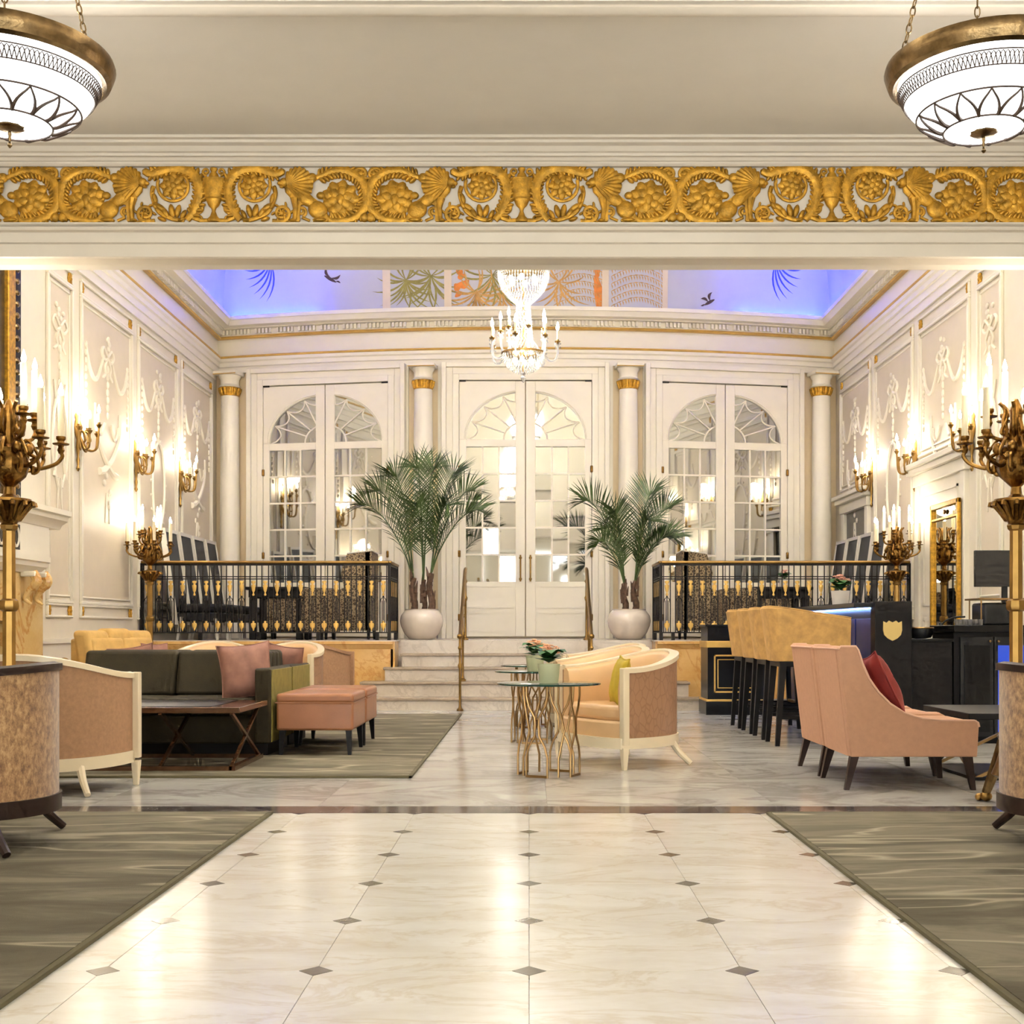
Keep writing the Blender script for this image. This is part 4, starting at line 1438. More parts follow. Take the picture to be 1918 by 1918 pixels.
# ---- wall sconces (local x points out of the wall)
sc0 = thing('wall_sconce', '', 'sconce', (XL, 13.4, 2.68))
m = MB()
m.lathe([(0.008, 0.0), (0.022, 0.03), (0.012, 0.06), (0.02, 0.12), (0.012, 0.16), (0.024, 0.26), (0.018, 0.34), (0.035, 0.4), (0.05, 0.48), (0.03, 0.56), (0.04, 0.6), (0.012, 0.66), (0.004, 0.72)], 10, (0.03, 0, 0))
m.build('backplate', 'brass', sc0)
for k, (a, rad, zc) in enumerate(((-72, 0.20, 0.46), (-36, 0.27, 0.42), (0, 0.30, 0.5), (36, 0.27, 0.42), (72, 0.20, 0.46))):
    a = R(a)
    rad *= 0.72
    c, s_ = cos(a), sin(a)
    arm = MB()
    arm.tube(spline([(0.04, 0, 0.40), (0.06 + rad * .35 * c, rad * .35 * s_, 0.24), (0.05 + rad * .85 * c, rad * .85 * s_, 0.25), (0.04 + rad * c, rad * s_, zc - 0.03)], 5), 0.011, 7)
    arm.tube(spline([(0.05, 0, 0.44), (0.05 + rad * .4 * c, rad * .4 * s_, 0.42), (0.05 + rad * .55 * c, rad * .55 * s_, 0.33), (0.05 + rad * .35 * c, rad * .35 * s_, 0.31)], 4), 0.008, 6)
    ar = arm.build('arm', 'brass', sc0)
    px, py = 0.04 + rad * c, rad * s_
    MB().lathe([(0.01, zc - 0.035), (0.03, zc), (0.032, zc + 0.006), (0.016, zc + 0.01), (0.018, zc + 0.03), (0.006, zc + 0.031)], 12, (px, py, 0)).build('drip_pan', 'brass', ar)
    MB().lathe([(0.012, zc + 0.02), (0.012, zc + 0.13), (0.004, zc + 0.132)], 10, (px, py, 0)).build('candle', 'candle_wax', ar)
    flame_mesh('flame', ar, (px, py, zc + 0.13), 1.5)
point_light('sconce_glow', (0.22, 0, 0.72), POW_SCONCE, WARM, 0.1, sc0)
where = ['nearest to the fireplace', 'midway along the fireplace wall', 'on the fireplace wall above the railed platform', 'above the gilt mirror', 'midway along the bar wall', 'on the bar wall above the railed platform']
where[0] = 'beside the fireplace on the panelled wall'
n = 0
for X0, rz in ((XL, 0.0), (XR, PI)):
    for yy in (13.4, 15.38, 17.33):
        lb_ = 'brass five-candle wall sconce ' + where[n]
        if n == 0:
            sc0['label'] = lb_
        else:
            copy_tree(sc0, (X0, yy, 2.68), rz, lb_)
        n += 1

# ---- bowl pendants of the lobby
pd = thing('bowl_pendant', '', 'pendant', (-1.87, 4.45, 2.985))
bowl = [(0.005, -0.235), (0.10, -0.232), (0.175, -0.215), (0.245, -0.175), (0.30, -0.115), (0.335, -0.05), (0.345, 0.0)]
MB().lathe(bowl[:1] + bowl[1:] + [(0.335, 0.0), (0.29, -0.11), (0.235, -0.165), (0.17, -0.203), (0.10, -0.22), (0.005, -0.222)], 48).build('bowl', 'bowl_glass', pd)
MB().lathe([(0.345, -0.02), (0.36, -0.03), (0.378, -0.02), (0.388, 0.005), (0.396, 0.03), (0.39, 0.05), (0.375, 0.055), (0.34, 0.02), (0.338, -0.02)], 56).build('brass_rim', 'antique_brass', pd)


def bowl_pt(r, a, off=0.006):
    for k in range(1, len(bowl)):
        if r <= bowl[k][0]:
            (r0, z0), (r1, z1) = bowl[k - 1], bowl[k]
            z = z0 + (z1 - z0) * (r - r0) / (r1 - r0)
            break
    return ((r + off * .6) * cos(a), (r + off * .6) * sin(a), z - off * .8)


for r_, w_ in ((0.155, 0.0042), (0.262, 0.0042), (0.312, 0.003), (0.336, 0.003)):
    MB().tube([bowl_pt(r_, 2 * PI * k / 64) for k in range(64)], w_, 5, None, True).build('painted_ring', 'bowl_line', pd)
pm = MB()
N = 14
for k in range(N):
    for s in (-1, 1):
        pts = []
        for i in range(9):
            t = i / 8
            a = 2 * PI * (k + 0.5 * s * (1 - t ** 1.8)) / N
            pts.append(bowl_pt(0.157 + 0.103 * t, a))
        pm.tube(pts, [0.008 - 0.004 * i / 8 for i in range(9)], 5)
pm.build('painted_lotus_line', 'bowl_line', pd)
am = MB()
N = 60
for k in range(N):
    am.tube([bowl_pt(0.313 + 0.022 * sin(PI * i / 6), 2 * PI * (k + i / 6) / N * 1.0) for i in range(7)], 0.0024, 4)
    am.tube([bowl_pt(0.313 + 0.022 * sin(PI * i / 6), 2 * PI * (k + .5 + i / 6) / N * 1.0) for i in range(7)], 0.0024, 4)
tag(am.build('painted_arcade_line', 'bowl_line', pd), kind='stuff')
MB().lathe([(0.004, -0.25), (0.03, -0.246), (0.052, -0.238), (0.055, -0.232), (0.01, -0.23)], 20, (0, 0, 0), (0.06, 9)).build('bottom_boss', 'antique_brass', pd)
MB().lathe([(0.003, -0.315), (0.010, -0.305), (0.008, -0.295), (0.004, -0.29), (0.007, -0.28), (0.005, -0.27), (0.008, -0.262), (0.005, -0.248)], 10).build('finial', 'antique_brass', pd)
for k in range(3):
    a = 2 * PI * k / 3 + R(50)
    ch = MB()
    A, B = Vector((0.34 * cos(a), 0.34 * sin(a), 0.045)), Vector((0.05 * cos(a), 0.05 * sin(a), 1.19))
    for i in range(36):
        c = A.lerp(B, (i + 0.5) / 36)
        t = (B - A).normalized()
        sd = Vector((-sin(a), cos(a), 0)) if i % 2 else t.cross(Vector((-sin(a), cos(a), 0)))
        ch.tube([c + t * 0.02 * cos(q) + sd * 0.010 * sin(q) for q in [2 * PI * j / 10 for j in range(10)]], 0.003, 5, None, True)
    ch.build('chain', 'antique_brass', pd)
MB().lathe([(0.10, 1.215), (0.08, 1.19), (0.02, 1.18)], 20).build('ceiling_rose', 'antique_brass', pd)
point_light('pendant_glow', (0, 0, 0.0), POW_PENDANT_UP, SOFT, 0.15, pd)
for o in [q for q in bpy.data.objects if q.parent == pd and q.type == 'MESH']:
    if o.name.split('.')[0] not in ('chain', 'ceiling_rose'):
        o.data.transform(Matrix.Diagonal((0.92, 0.92, 0.92, 1)))
pd['label'] = 'bowl pendant of frosted glass with brass rim, lotus lines, on the fireplace side'
copy_tree(pd, (1.655, 4.50, 2.985), R(25), 'bowl pendant of frosted glass with brass rim, lotus lines, on the bar side', (0.96, 0.96, 1.0))
copy_tree(pd, (-1.87, 0.6, 2.985), R(10), 'added unseen bowl pendant for lobby fill, fireplace side')  # extra pendant added behind the camera to light the lobby
copy_tree(pd, (1.655, 0.6, 2.985), R(10), 'added unseen bowl pendant for lobby fill, bar side')  # its twin, also added only for lobby light

# ---- crystal chandelier
chd = thing('crystal_chandelier', 'tiered crystal chandelier with candle arms before the mirrored centre door', 'chandelier', (-0.06, 13.0, 3.66))


def drops(m, rings, size):
    """rows of cut crystal drops along rings (radius, z, count)"""
    for r_, z, q in rings:
        for k in range(q):
            a = 2 * PI * (k + 0.5 * ((int(z * 100)) % 2)) / q
            c = Vector((r_ * cos(a), r_ * sin(a), z))
            e = size
            m.add([c + Vector((0, 0, e * 1.3)), c + Vector((e * .6 * cos(a), e * .6 * sin(a), 0)), c + Vector((-e * .6 * sin(a), e * .6 * cos(a), 0)),
                   c - Vector((e * .6 * cos(a), e * .6 * sin(a), 0)), c + Vector((e * .6 * sin(a), -e * .6 * cos(a), 0)), c - Vector((0, 0, e * 1.3))],
                  [(0, 1, 2), (0, 2, 3), (0, 3, 4), (0, 4, 1), (5, 2, 1), (5, 3, 2), (5, 4, 3), (5, 1, 4)])


def strands(m, prof, count, size):
    """strings of beads hung along a profile"""
    tot = sum(math.dist(prof[k], prof[k + 1]) for k in range(len(prof) - 1))
    steps = max(3, int(tot / (size * 2.0)))
    rings = []
    for i in range(steps + 1):
        d = tot * i / steps
        for k in range(len(prof) - 1):
            s = math.dist(prof[k], prof[k + 1])
            if d <= s + 1e-9:
                t = d / s
                r_ = prof[k][0] + (prof[k + 1][0] - prof[k][0]) * t
                z = prof[k][1] + (prof[k + 1][1] - prof[k][1]) * t
                break
            d -= s
        rings.append((r_, z, max(8, int(count * r_ / max(p[0] for p in prof)))))
    drops(m, rings, size)


m = MB()
strands(m, [(0.02, -0.0), (0.10, 0.02), (0.17, 0.07), (0.215, 0.14), (0.225, 0.20)], 44, 0.015)
tag(m.build('lower_crystal_basket', 'crystal', chd, smooth=False), kind='stuff')
m = MB()
strands(m, [(0.20, 0.20), (0.10, 0.34), (0.085, 0.5), (0.075, 0.62), (0.07, 0.72)], 40, 0.014)
tag(m.build('crystal_shaft', 'crystal', chd, smooth=False), kind='stuff')
m = MB()
strands(m, [(0.06, 0.72), (0.13, 0.78), (0.22, 0.88), (0.265, 0.99), (0.27, 1.1)], 54, 0.016)
strands(m, [(0.27, 1.1), (0.16, 1.25), (0.08, 1.5), (0.06, 1.75)], 44, 0.016)
tag(m.build('upper_crystal_dome', 'crystal', chd, smooth=False), kind='stuff')
MB().lathe([(0.004, -0.10), (0.022, -0.07), (0.03, -0.05), (0.022, -0.03), (0.01, -0.02), (0.015, 0.0)], 12).build('crystal_finial', 'crystal', chd)
MB().lathe([(0.225, 0.195), (0.235, 0.20), (0.235, 0.215), (0.222, 0.218), (0.218, 0.2)], 32).build('gilt_ring', 'brass', chd)
MB().lathe([(0.268, 1.09), (0.28, 1.10), (0.28, 1.115), (0.265, 1.115)], 32).build('gilt_ring', 'brass', chd)
MB().tube([(0, 0, 0.0), (0, 0, 3.82)], 0.012, 8).build('stem', 'brass', chd)
first = None
for k in range(14):
    a = 2 * PI * k / 14
    hi = k % 2
    rad, zc = (0.36, 0.33) if not hi else (0.24, 0.44)
    if k < 2:
        am = MB()
        am.tube(spline([(0.21, 0, 0.2), (0.21 + (rad - .21) * .5, 0, 0.13 if not hi else 0.26), (rad * .98, 0, 0.17 if not hi else 0.32), (rad, 0, zc - 0.02)], 5), 0.012, 7)
        arm = am.build('arm', 'crystal', chd, (0, 0, 0), (0, 0, a))
        MB().lathe([(0.005, zc - 0.03), (0.03, zc), (0.032, zc + 0.008), (0.014, zc + 0.01), (0.014, zc + 0.025), (0.005, zc + 0.026)], 10, (rad, 0, 0)).build('candle_cup', 'brass', arm)
        MB().lathe([(0.011, zc + 0.02), (0.011, zc + 0.12), (0.003, zc + 0.122)], 8, (rad, 0, 0)).build('candle', 'candle_wax', arm)
        flame_mesh('flame', arm, (rad, 0, zc + 0.12), 1.5)
        dp = MB()
        drops(dp, [(0.03, -0.02, 6), (0.028, -0.06, 5)], 0.012)
        dp.v = [(x + rad, y, z + zc) for x, y, z in dp.v]
        dp.build('pendant_drop', 'crystal', arm, smooth=False)
        first = (first or []) + [arm]
    else:
        src = first[hi]
        c = inst(src, chd, (0, 0, 0), (0, 0, a))
        for q in [o for o in bpy.data.objects if o.parent == src]:
            inst(q, c, q.location, q.rotation_euler, q.scale)
for k in range(6):
    a = 2 * PI * k / 6 + .4
    MB().ell((0.10 * cos(a), 0.10 * sin(a), 0.13), 0.022, None, 0.03).build('bulb', 'flame', chd)
    MB().ell((0.14 * cos(a), 0.14 * sin(a), 0.98), 0.026, None, 0.034).build('bulb', 'flame', chd)
point_light('chandelier_glow', (0, 0, 0.56), POW_CHANDELIER * 0.5, SOFT, 0.3, chd)
point_light('chandelier_glow', (0, 0, 1.3), POW_CHANDELIER * 0.5, SOFT, 0.3, chd)
copy_tree(chd, (-0.06, 8.7, 4.1), 0.2, 'added unseen crystal chandelier for fill behind the gilded beam')  # second chandelier added above the view as fill for the court

# ================================================================ seating


def u_curve(a, b, n=24, arm=0.05):
    """plan of a barrel back, from one front post round to the other: (x, y, nx, ny, t) with t -1..1"""
    out = []
    for k in range(n + 1):
        t = -1 + 2 * k / n
        th = t * PI / 2
        x = a * (abs(sin(th)) ** 0.9) * (1 if th > 0 else -1)
        y = b * cos(th)
        nx, ny = sin(th) / a, cos(th) / b
        L = math.hypot(nx, ny)
        out.append((x, y, nx / L, ny / L, t))
    x, y, nx, ny, t = out[0]
    out.insert(0, (x, -arm, -1, 0, -1))
    out.append((-x, -arm, 1, 0, 1))
    return out


def barrel_chair(label, loc, rz, wood, outer, inner, seat, a=0.43, b=0.60, hb=0.82, ha=0.70, group=None):
    t = thing('barrel_chair', label, 'chair', loc, rz, group)
    U = u_curve(a, b)

    def top(q):
        return ha + (hb - ha) * (0.5 + 0.5 * cos(PI * abs(q))) ** 0.8

    def slab(o0, o1, z0, dz1, dz0=0.0):
        rings = []
        for x, y, nx, ny, q in U:
            zt = top(q) + dz1
            rings.append([(x + nx * o0, y + ny * o0, z0 + dz0), (x + nx * o0, y + ny * o0, zt), (x + nx * o1, y + ny * o1, zt), (x + nx * o1, y + ny * o1, z0 + dz0)])
        return rings
    MB().loft(slab(0.0, -0.03, 0.215, -0.03)).build('outer_panel', outer, t, angle=50)
    rings = []
    for x, y, nx, ny, q in U:
        zt = top(q) - 0.03
        o = [(-0.03, 0.3), (-0.03, zt), (-0.06, zt + 0.012), (-0.095, zt - 0.015), (-0.115, zt - 0.12), (-0.11, 0.42), (-0.08, 0.3)]
        rings.append([(x + nx * d, y + ny * d, z) for d, z in o])
    MB().loft(rings).build('inner_back', inner, t, angle=60)
    MB().loft(slab(0.014, -0.055, 0.0, 0.0)[:0] or [[(x + nx * .014, y + ny * .014, top(q) - .035), (x + nx * .014, y + ny * .014, top(q) - .004), (x - nx * .02, y - ny * .02, top(q) + .004), (x - nx * .055, y - ny * .055, top(q) - .004), (x - nx * .055, y - ny * .055, top(q) - .035)] for x, y, nx, ny, q in U]).build('top_rail', wood, t, angle=30)
    for s in (-1, 1):
        MB().box(s * a - 0.04, s * a + 0.014, -0.09, -0.04, 0.17, ha).build('front_post', wood, t, bevel=0.006)
        MB().hexa([(s * a - .037, -.088, .15), (s * a + .012, -.088, .15), (s * a + .012, -.044, .15), (s * a - .037, -.044, .15)][::1] + [(0, 0, 0)] * 0 +
                  [(s * a - .037, -.088, .15), (s * a + .012, -.088, .15), (s * a + .012, -.044, .15), (s * a - .037, -.044, .15)]) if False else None
        MB().taper(s * a - 0.013, -0.066, 0.0, 0.03, s * a - 0.013, -0.066, 0.155, 0.05).build('leg', wood, t, bevel=0.004)
        x, y = s * a * 0.70, b * 0.70
        MB().tube(spline([(x, y, 0.17), (x * 1.12, y * 1.1, 0.09), (x * 1.3, y * 1.24, 0.015)], 4), [0.026 - 0.0009 * k for k in range(9)], 8).build('leg', wood, t)
    loop = [(x, y) for x, y, *_ in U]
    front = [(a * cos(PI * k / 10), -0.05 - 0.13 * sin(PI * k / 10)) for k in range(1, 10)]
    full = loop + front

    def inset(ring, d):
        n = len(ring)
        cx, cy = 0.0, b * 0.3
        return [(cx + (x - cx) * (1 - d / math.hypot(x - cx, y - cy)), cy + (y - cy) * (1 - d / math.hypot(x - cx, y - cy))) for x, y in ring]
    rings = [[(x1, y1, .145), (x1, y1, .218), (x2, y2, .218), (x2, y2, .145)] for (x1, y1), (x2, y2) in zip(inset(full, -0.012), inset(full, 0.05))]
    MB().loft(rings, True).build('base_rail', wood, t, angle=30)
    MB().prism(inset(full, 0.03), 0.16, 0.33, 'z').build('seat_base', inner, t, bevel=0.015, seg=2)
    MB().prism(inset(full, 0.085), 0.325, 0.435, 'z').build('seat_cushion', seat, t, bevel=0.03, seg=3)
    return t


CR = ('cream_wood', 'croc_taupe', 'satin_gold', 'satin_gold')
barrel_chair('cream-framed gold satin tub chair with a chartreuse pillow, beside the front glass table', (0.50, 8.84, 0), R(-60), *CR)
barrel_chair('cream-framed gold satin tub chair beside the second glass table', (0.48, 10.75, 0), R(-58), *CR)
barrel_chair('cream-framed gold satin tub chair beside the glass table nearest the marble steps', (0.66, 13.0, 0), R(-58), *CR)
TA = ('cream_wood', 'taupe_fabric', 'taupe_fabric', 'taupe_fabric')
barrel_chair('cream-framed taupe tub chair turned towards the dark coffee table', (-2.88, 7.62, 0.0), R(176), *TA)
barrel_chair('cream-framed tub chair behind the olive sofas, beside the mustard sofa', (-3.40, 13.25, 0.016), R(8), *CR)
barrel_chair('cream-framed tub chair behind the olive sofas, nearer the marble steps', (-2.60, 12.72, 0.016), R(-16), *CR)
barrel_chair('taupe tub chair with its back to the olive sofas', (-2.46, 14.02, 0.016), R(172), 'taupe_fabric', 'taupe_fabric', 'satin_gold', 'satin_gold')
VE = ('dark_wood', 'crushed_velvet', 'crushed_velvet', 'crushed_velvet')
barrel_chair('brown crushed velvet tub chair with dark wood rail, on the fireplace side rug', (-2.70, 5.44, 0.016), R(-86), *VE, a=0.42, b=0.60, hb=0.80, ha=0.76)
barrel_chair('brown crushed velvet tub chair with dark wood rail, on the bar side rug', (2.70, 5.44, 0.016), R(86), *VE, a=0.42, b=0.60, hb=0.80, ha=0.76)


def pillow(label, mat, loc, rot, w=0.42, h=0.40, th=0.14, name='throw_pillow'):
    t = tag(empty(name, loc), label, 'pillow')
    t.rotation_euler = rot
    n = 12
    top, bot, vs, fs = [], [], [], []

    def pt(u, v, s):
        pin = 1 - 0.10 * (1 - abs(u) ** 2) * abs(v) ** 3
        pin2 = 1 - 0.10 * (1 - abs(v) ** 2) * abs(u) ** 3
        d = max(0.0, (1 - u ** 2) * (1 - v ** 2)) ** 0.45
        wr = 0.006 * sin(9 * u + 5 * v) * d
        return (u * w / 2 * pin2, s * (th / 2 * d) + wr, v * h / 2 * pin)
    for s in (1, -1):
        for j in range(n + 1):
            for i in range(n + 1):
                vs.append(pt(-1 + 2 * i / n, -1 + 2 * j / n, s))
    N = (n + 1) ** 2
    for q in range(2):
        for j in range(n):
            for i in range(n):
                k = q * N + j * (n + 1) + i
                fs.append((k, k + 1, k + n + 2, k + n + 1))
    MB().add(vs, fs).build('cover', mat, t, angle=80)
    ed = [pt(-1 + 2 * i / n, -1, 1) for i in range(n)] + [pt(1, -1 + 2 * i / n, 1) for i in range(n)] + [pt(1 - 2 * i / n, 1, 1) for i in range(n)] + [pt(-1, 1 - 2 * i / n, 1) for i in range(n)]
    MB().tube(ed, 0.006, 6, None, True).build('piping', mat, t)
    return t


pillow('chartreuse pillow resting in the gold satin tub chair', 'chartreuse', (0.645, 8.79, 0.60), (R(-12), R(4), R(-82)), 0.30, 0.34, 0.11)

# ---- sofas


def sofa(label, loc, rz, mat, W=1.72, D=0.82, H=0.77, ha=0.655, lit_side_mat=None, name='sofa', aw=0.12):
    t = thing(name, label, 'sofa', loc, rz)
    MB().box(-W / 2 + .03, W / 2 - .03, -D / 2 + .05, D / 2 - .02, 0.0, 0.09).build('plinth', 'ebony', t)
    MB().box(-W / 2, W / 2, -D / 2 + .02, D / 2, 0.09, 0.30).build('base', mat, t, bevel=0.012)
    for s in (-1, 1):
        MB().box(min(s * W / 2, s * (W / 2 - aw)), max(s * W / 2, s * (W / 2 - aw)), -D / 2, D / 2, 0.09, ha).build('arm', mat, t, bevel=0.02, seg=3)
        if lit_side_mat:
            MB().box(min(s * (W / 2 - .004), s * (W / 2 + .006)), max(s * (W / 2 - .004), s * (W / 2 + .006)), -D / 2 + .03, D / 2 - .012, 0.10, ha - .012).build('arm_lit_side', lit_side_mat, t, bevel=0.003)  # paler skin standing in for light on the arm's outer face
    MB().hexa([(-W / 2 + aw, D / 2 - .16, .28), (W / 2 - aw, D / 2 - .16, .28), (W / 2 - aw, D / 2, .28), (-W / 2 + aw, D / 2, .28),
               (-W / 2 + aw, D / 2 - .10, H), (W / 2 - aw, D / 2 - .10, H), (W / 2 - aw, D / 2, H), (-W / 2 + aw, D / 2, H)]).build('backrest', mat, t, bevel=0.02, seg=3)
    iw = (W - 2 * aw) / 2
    for s in (-1, 1):
        x0, x1 = (0.004, iw - .004) if s > 0 else (-iw + .004, -0.004)
        MB().box(x0, x1, -D / 2, D / 2 - .2, 0.30, 0.43).build('seat_cushion', mat, t, bevel=0.03, seg=3)
        MB().hexa([(x0, D / 2 - .34, .43), (x1, D / 2 - .34, .43), (x1, D / 2 - .17, .43), (x0, D / 2 - .17, .43),
                   (x0, D / 2 - .24, H + .01), (x1, D / 2 - .24, H + .01), (x1, D / 2 - .11, H + .01), (x0, D / 2 - .11, H + .01)]).build('back_cushion', mat, t, bevel=0.03, seg=3)
    return t


sofa('dark olive velvet sofa facing the walnut coffee table', (-2.80, 9.68, 0.016), 0, 'olive_velvet', lit_side_mat='olive_velvet_lit')
sofa('dark olive velvet sofa set back to back, facing the cream tub chairs', (-2.80, 10.52, 0.016), PI, 'olive_velvet', lit_side_mat='olive_velvet_lit')
pillow('dusty pink velvet pillow standing on the front olive sofa', 'pink_velvet', (-2.17, 9.47, 0.645), (R(-16), R(-6), R(16)), 0.40, 0.44, 0.2)
pillow('dusty pink velvet pillow on the rear olive sofa, near its arm', 'pink_velvet', (-2.12, 10.72, 0.64), (R(14), R(8), R(-20)), 0.38, 0.40, 0.18)
pillow('dusty pink velvet pillow peeking over the rear olive sofa, away from the ottomans', 'pink_velvet', (-3.42, 10.70, 0.62), (R(14), R(-8), R(8)), 0.38, 0.42, 0.18)
ms = sofa('mustard velvet sofa with tall rounded back cushions by the fireplace', (-3.83, 12.02, 0.016), R(74), 'mustard_velvet', 1.24, 0.74, 0.86, 0.6, name='sofa')
for k, (dx, dz) in enumerate(((-0.36, -0.02), (0.0, 0.0), (0.36, -0.02))):
    MB().hexa([(dx - .175, .06, .42), (dx + .175, .06, .42), (dx + .175, .24, .42), (dx - .175, .24, .42), (dx - .175, .16, .96 + dz), (dx + .175, .16, .96 + dz), (dx + .175, .34, .96 + dz), (dx - .175, .34, .96 + dz)]).build('pillow_back', 'mustard_velvet', ms, bevel=0.05, seg=4)
pillow('dusty pink velvet pillow on the mustard sofa', 'pink_velvet', (-3.70, 12.27, 0.66), (R(-10), R(0), R(60)), 0.34, 0.34, 0.12)

# ---- leather ottomans
for k, (y, lb_) in enumerate(((9.65, 'caramel leather ottoman drawn up beside the front olive sofa'), (10.42, 'caramel leather ottoman beside the rear olive sofa, closer to the steps'))):
    t = thing('ottoman', lb_, 'ottoman', (-1.615, y, 0.016), 0)
    MB().box(-0.29, 0.29, -0.34, 0.34, 0.185, 0.40).build('body', 'leather', t, bevel=0.02, seg=3)
    MB().box(-0.292, 0.292, -0.342, 0.342, 0.39, 0.465).build('cushion', 'leather', t, bevel=0.025, seg=3)
    MB().tube([(-.294, -.344, .395), (.294, -.344, .395), (.294, .344, .395), (-.294, .344, .395)], 0.005, 6, None, True).build('piping', 'leather', t)
    for sx in (-1, 1):
        for sy in (-1, 1):
            MB().taper(sx * .26, sy * .31, 0, 0.026, sx * .25, sy * .29, 0.19, 0.046).build('leg', 'ebony', t)

# ---- walnut coffee table with X frames
t = thing('coffee_table', 'long walnut coffee table on crossed metal frames before the olive sofa', 'table', (-2.72, 8.72, 0.016))
MB().box(-0.78, 0.78, -0.44, 0.44, 0.385, 0.425).build('table_top', 'walnut', t, bevel=0.004)
MB().box(-0.72, 0.58, -0.38, 0.38, 0.4255, 0.428).build('glass_inlay', 'black_lacquer', t)
for k, x in enumerate((-0.72, -0.24, 0.24, 0.72)):
    f = MB()
    f.bar((x, -0.42, 0.02), (x, 0.42, 0.385), 0.022, 0.022).bar((x + .001, 0.42, 0.02), (x + .001, -0.42, 0.385), 0.022, 0.022)
    f.build('cross_frame', 'walnut', t)
MB().box(-0.73, 0.73, -0.44, -0.40, 0, 0.03).box(-0.73, 0.73, 0.40, 0.44, 0, 0.03).box(-0.75, -0.71, -0.44, 0.44, 0, 0.03).box(0.71, 0.75, -0.44, 0.44, 0, 0.03).build('floor_frame', 'walnut', t)
# dark low table by the salmon chairs
t = thing('coffee_table', 'low black coffee table on crossed rods before the salmon chairs', 'table', (3.25, 8.3, 0))
MB().box(-0.46, 0.46, -0.46, 0.46, 0.39, 0.43).build('table_top', 'ebony', t, bevel=0.004)
for s in (-1, 1):
    MB().bar((s * .4, -.4, .01), (s * .4, .4, .39), 0.02).build('cross_rod', 'champagne_metal', t)
    MB().bar((s * .4 + .001, .4, .01), (s * .4 + .001, -.4, .39), 0.02).build('cross_rod', 'champagne_metal', t)
    MB().bar((-.4, s * .4, .01), (.4, s * .4, .39), 0.02).build('cross_rod', 'champagne_metal', t)
MB().box(-.42, .42, -.42, .42, 0, 0.02).build('floor_plate', 'ebony', t)

# ---- glass side tables on bent brass rods
TP = {}


def glass_table(label, x, y, rz):
    t = thing('glass_table', label, 'table', (x, y, 0), rz)
    MB().lathe([(0.338, 0.598), (0.342, 0.602), (0.338, 0.61)], 56).build('glass_top', 'table_glass', t)
    MB().lathe([(0.339, 0.5975), (0.345, 0.600), (0.345, 0.608), (0.339, 0.6105)], 56).build('glass_rim', 'glass_edge', t)
    for k in range(4):
        a = 2 * PI * k / 4 + R(45)
        w = 0.075
        for s in (-1, 1):
            def q(u, z):
                r_ = 0.19
                return (r_ * cos(a) - u * s * sin(a), r_ * sin(a) + u * s * cos(a), z)
            pts = [q(w, 0.0), q(w, 0.14), q(.012, 0.30), q(.012, 0.33), q(w, 0.47), q(w, 0.597)]
            pts = [q(w, 0.0), q(w, 0.13), q(w * .75, .2), q(.016, 0.27), q(.012, .33), q(.016, 0.39), q(w * .75, .46), q(w, 0.53), q(w, 0.597)]
            f = MB()
            f.tube(pts, 0.0075, 6)
            f.build('bent_rod', 'champagne_metal', t)
        f = MB()
        f.bar((0.19 * cos(a) + w * sin(a), 0.19 * sin(a) - w * cos(a), 0.008), (0.19 * cos(a) - w * sin(a), 0.19 * sin(a) + w * cos(a), 0.008), 0.016)
        f.build('floor_rod', 'champagne_metal', t)
    for k in range(4):
        a = 2 * PI * k / 4
        r_ = 0.155
        MB().tube([(r_ * cos(a) * 1.15, r_ * sin(a) * 1.15, 0.0), (r_ * cos(a) * 1.15, r_ * sin(a) * 1.15, 0.12), (r_ * cos(a) - .05 * sin(a), r_ * sin(a) + .05 * cos(a), 0.3), (r_ * cos(a) * 1.1, r_ * sin(a) * 1.1, 0.48), (r_ * cos(a) * 1.15, r_ * sin(a) * 1.15, .597)], 0.0075, 6).build('bent_rod', 'champagne_metal', t)
    return t


glass_table('round glass table on bent brass rods beside the pillowed tub chair', 0.13, 8.20, R(20))
glass_table('round glass table on bent brass rods, second from the steps', 0.05, 10.6, R(35))
glass_table('round glass table on bent brass rods closest to the steps', 0.06, 12.3, R(5))


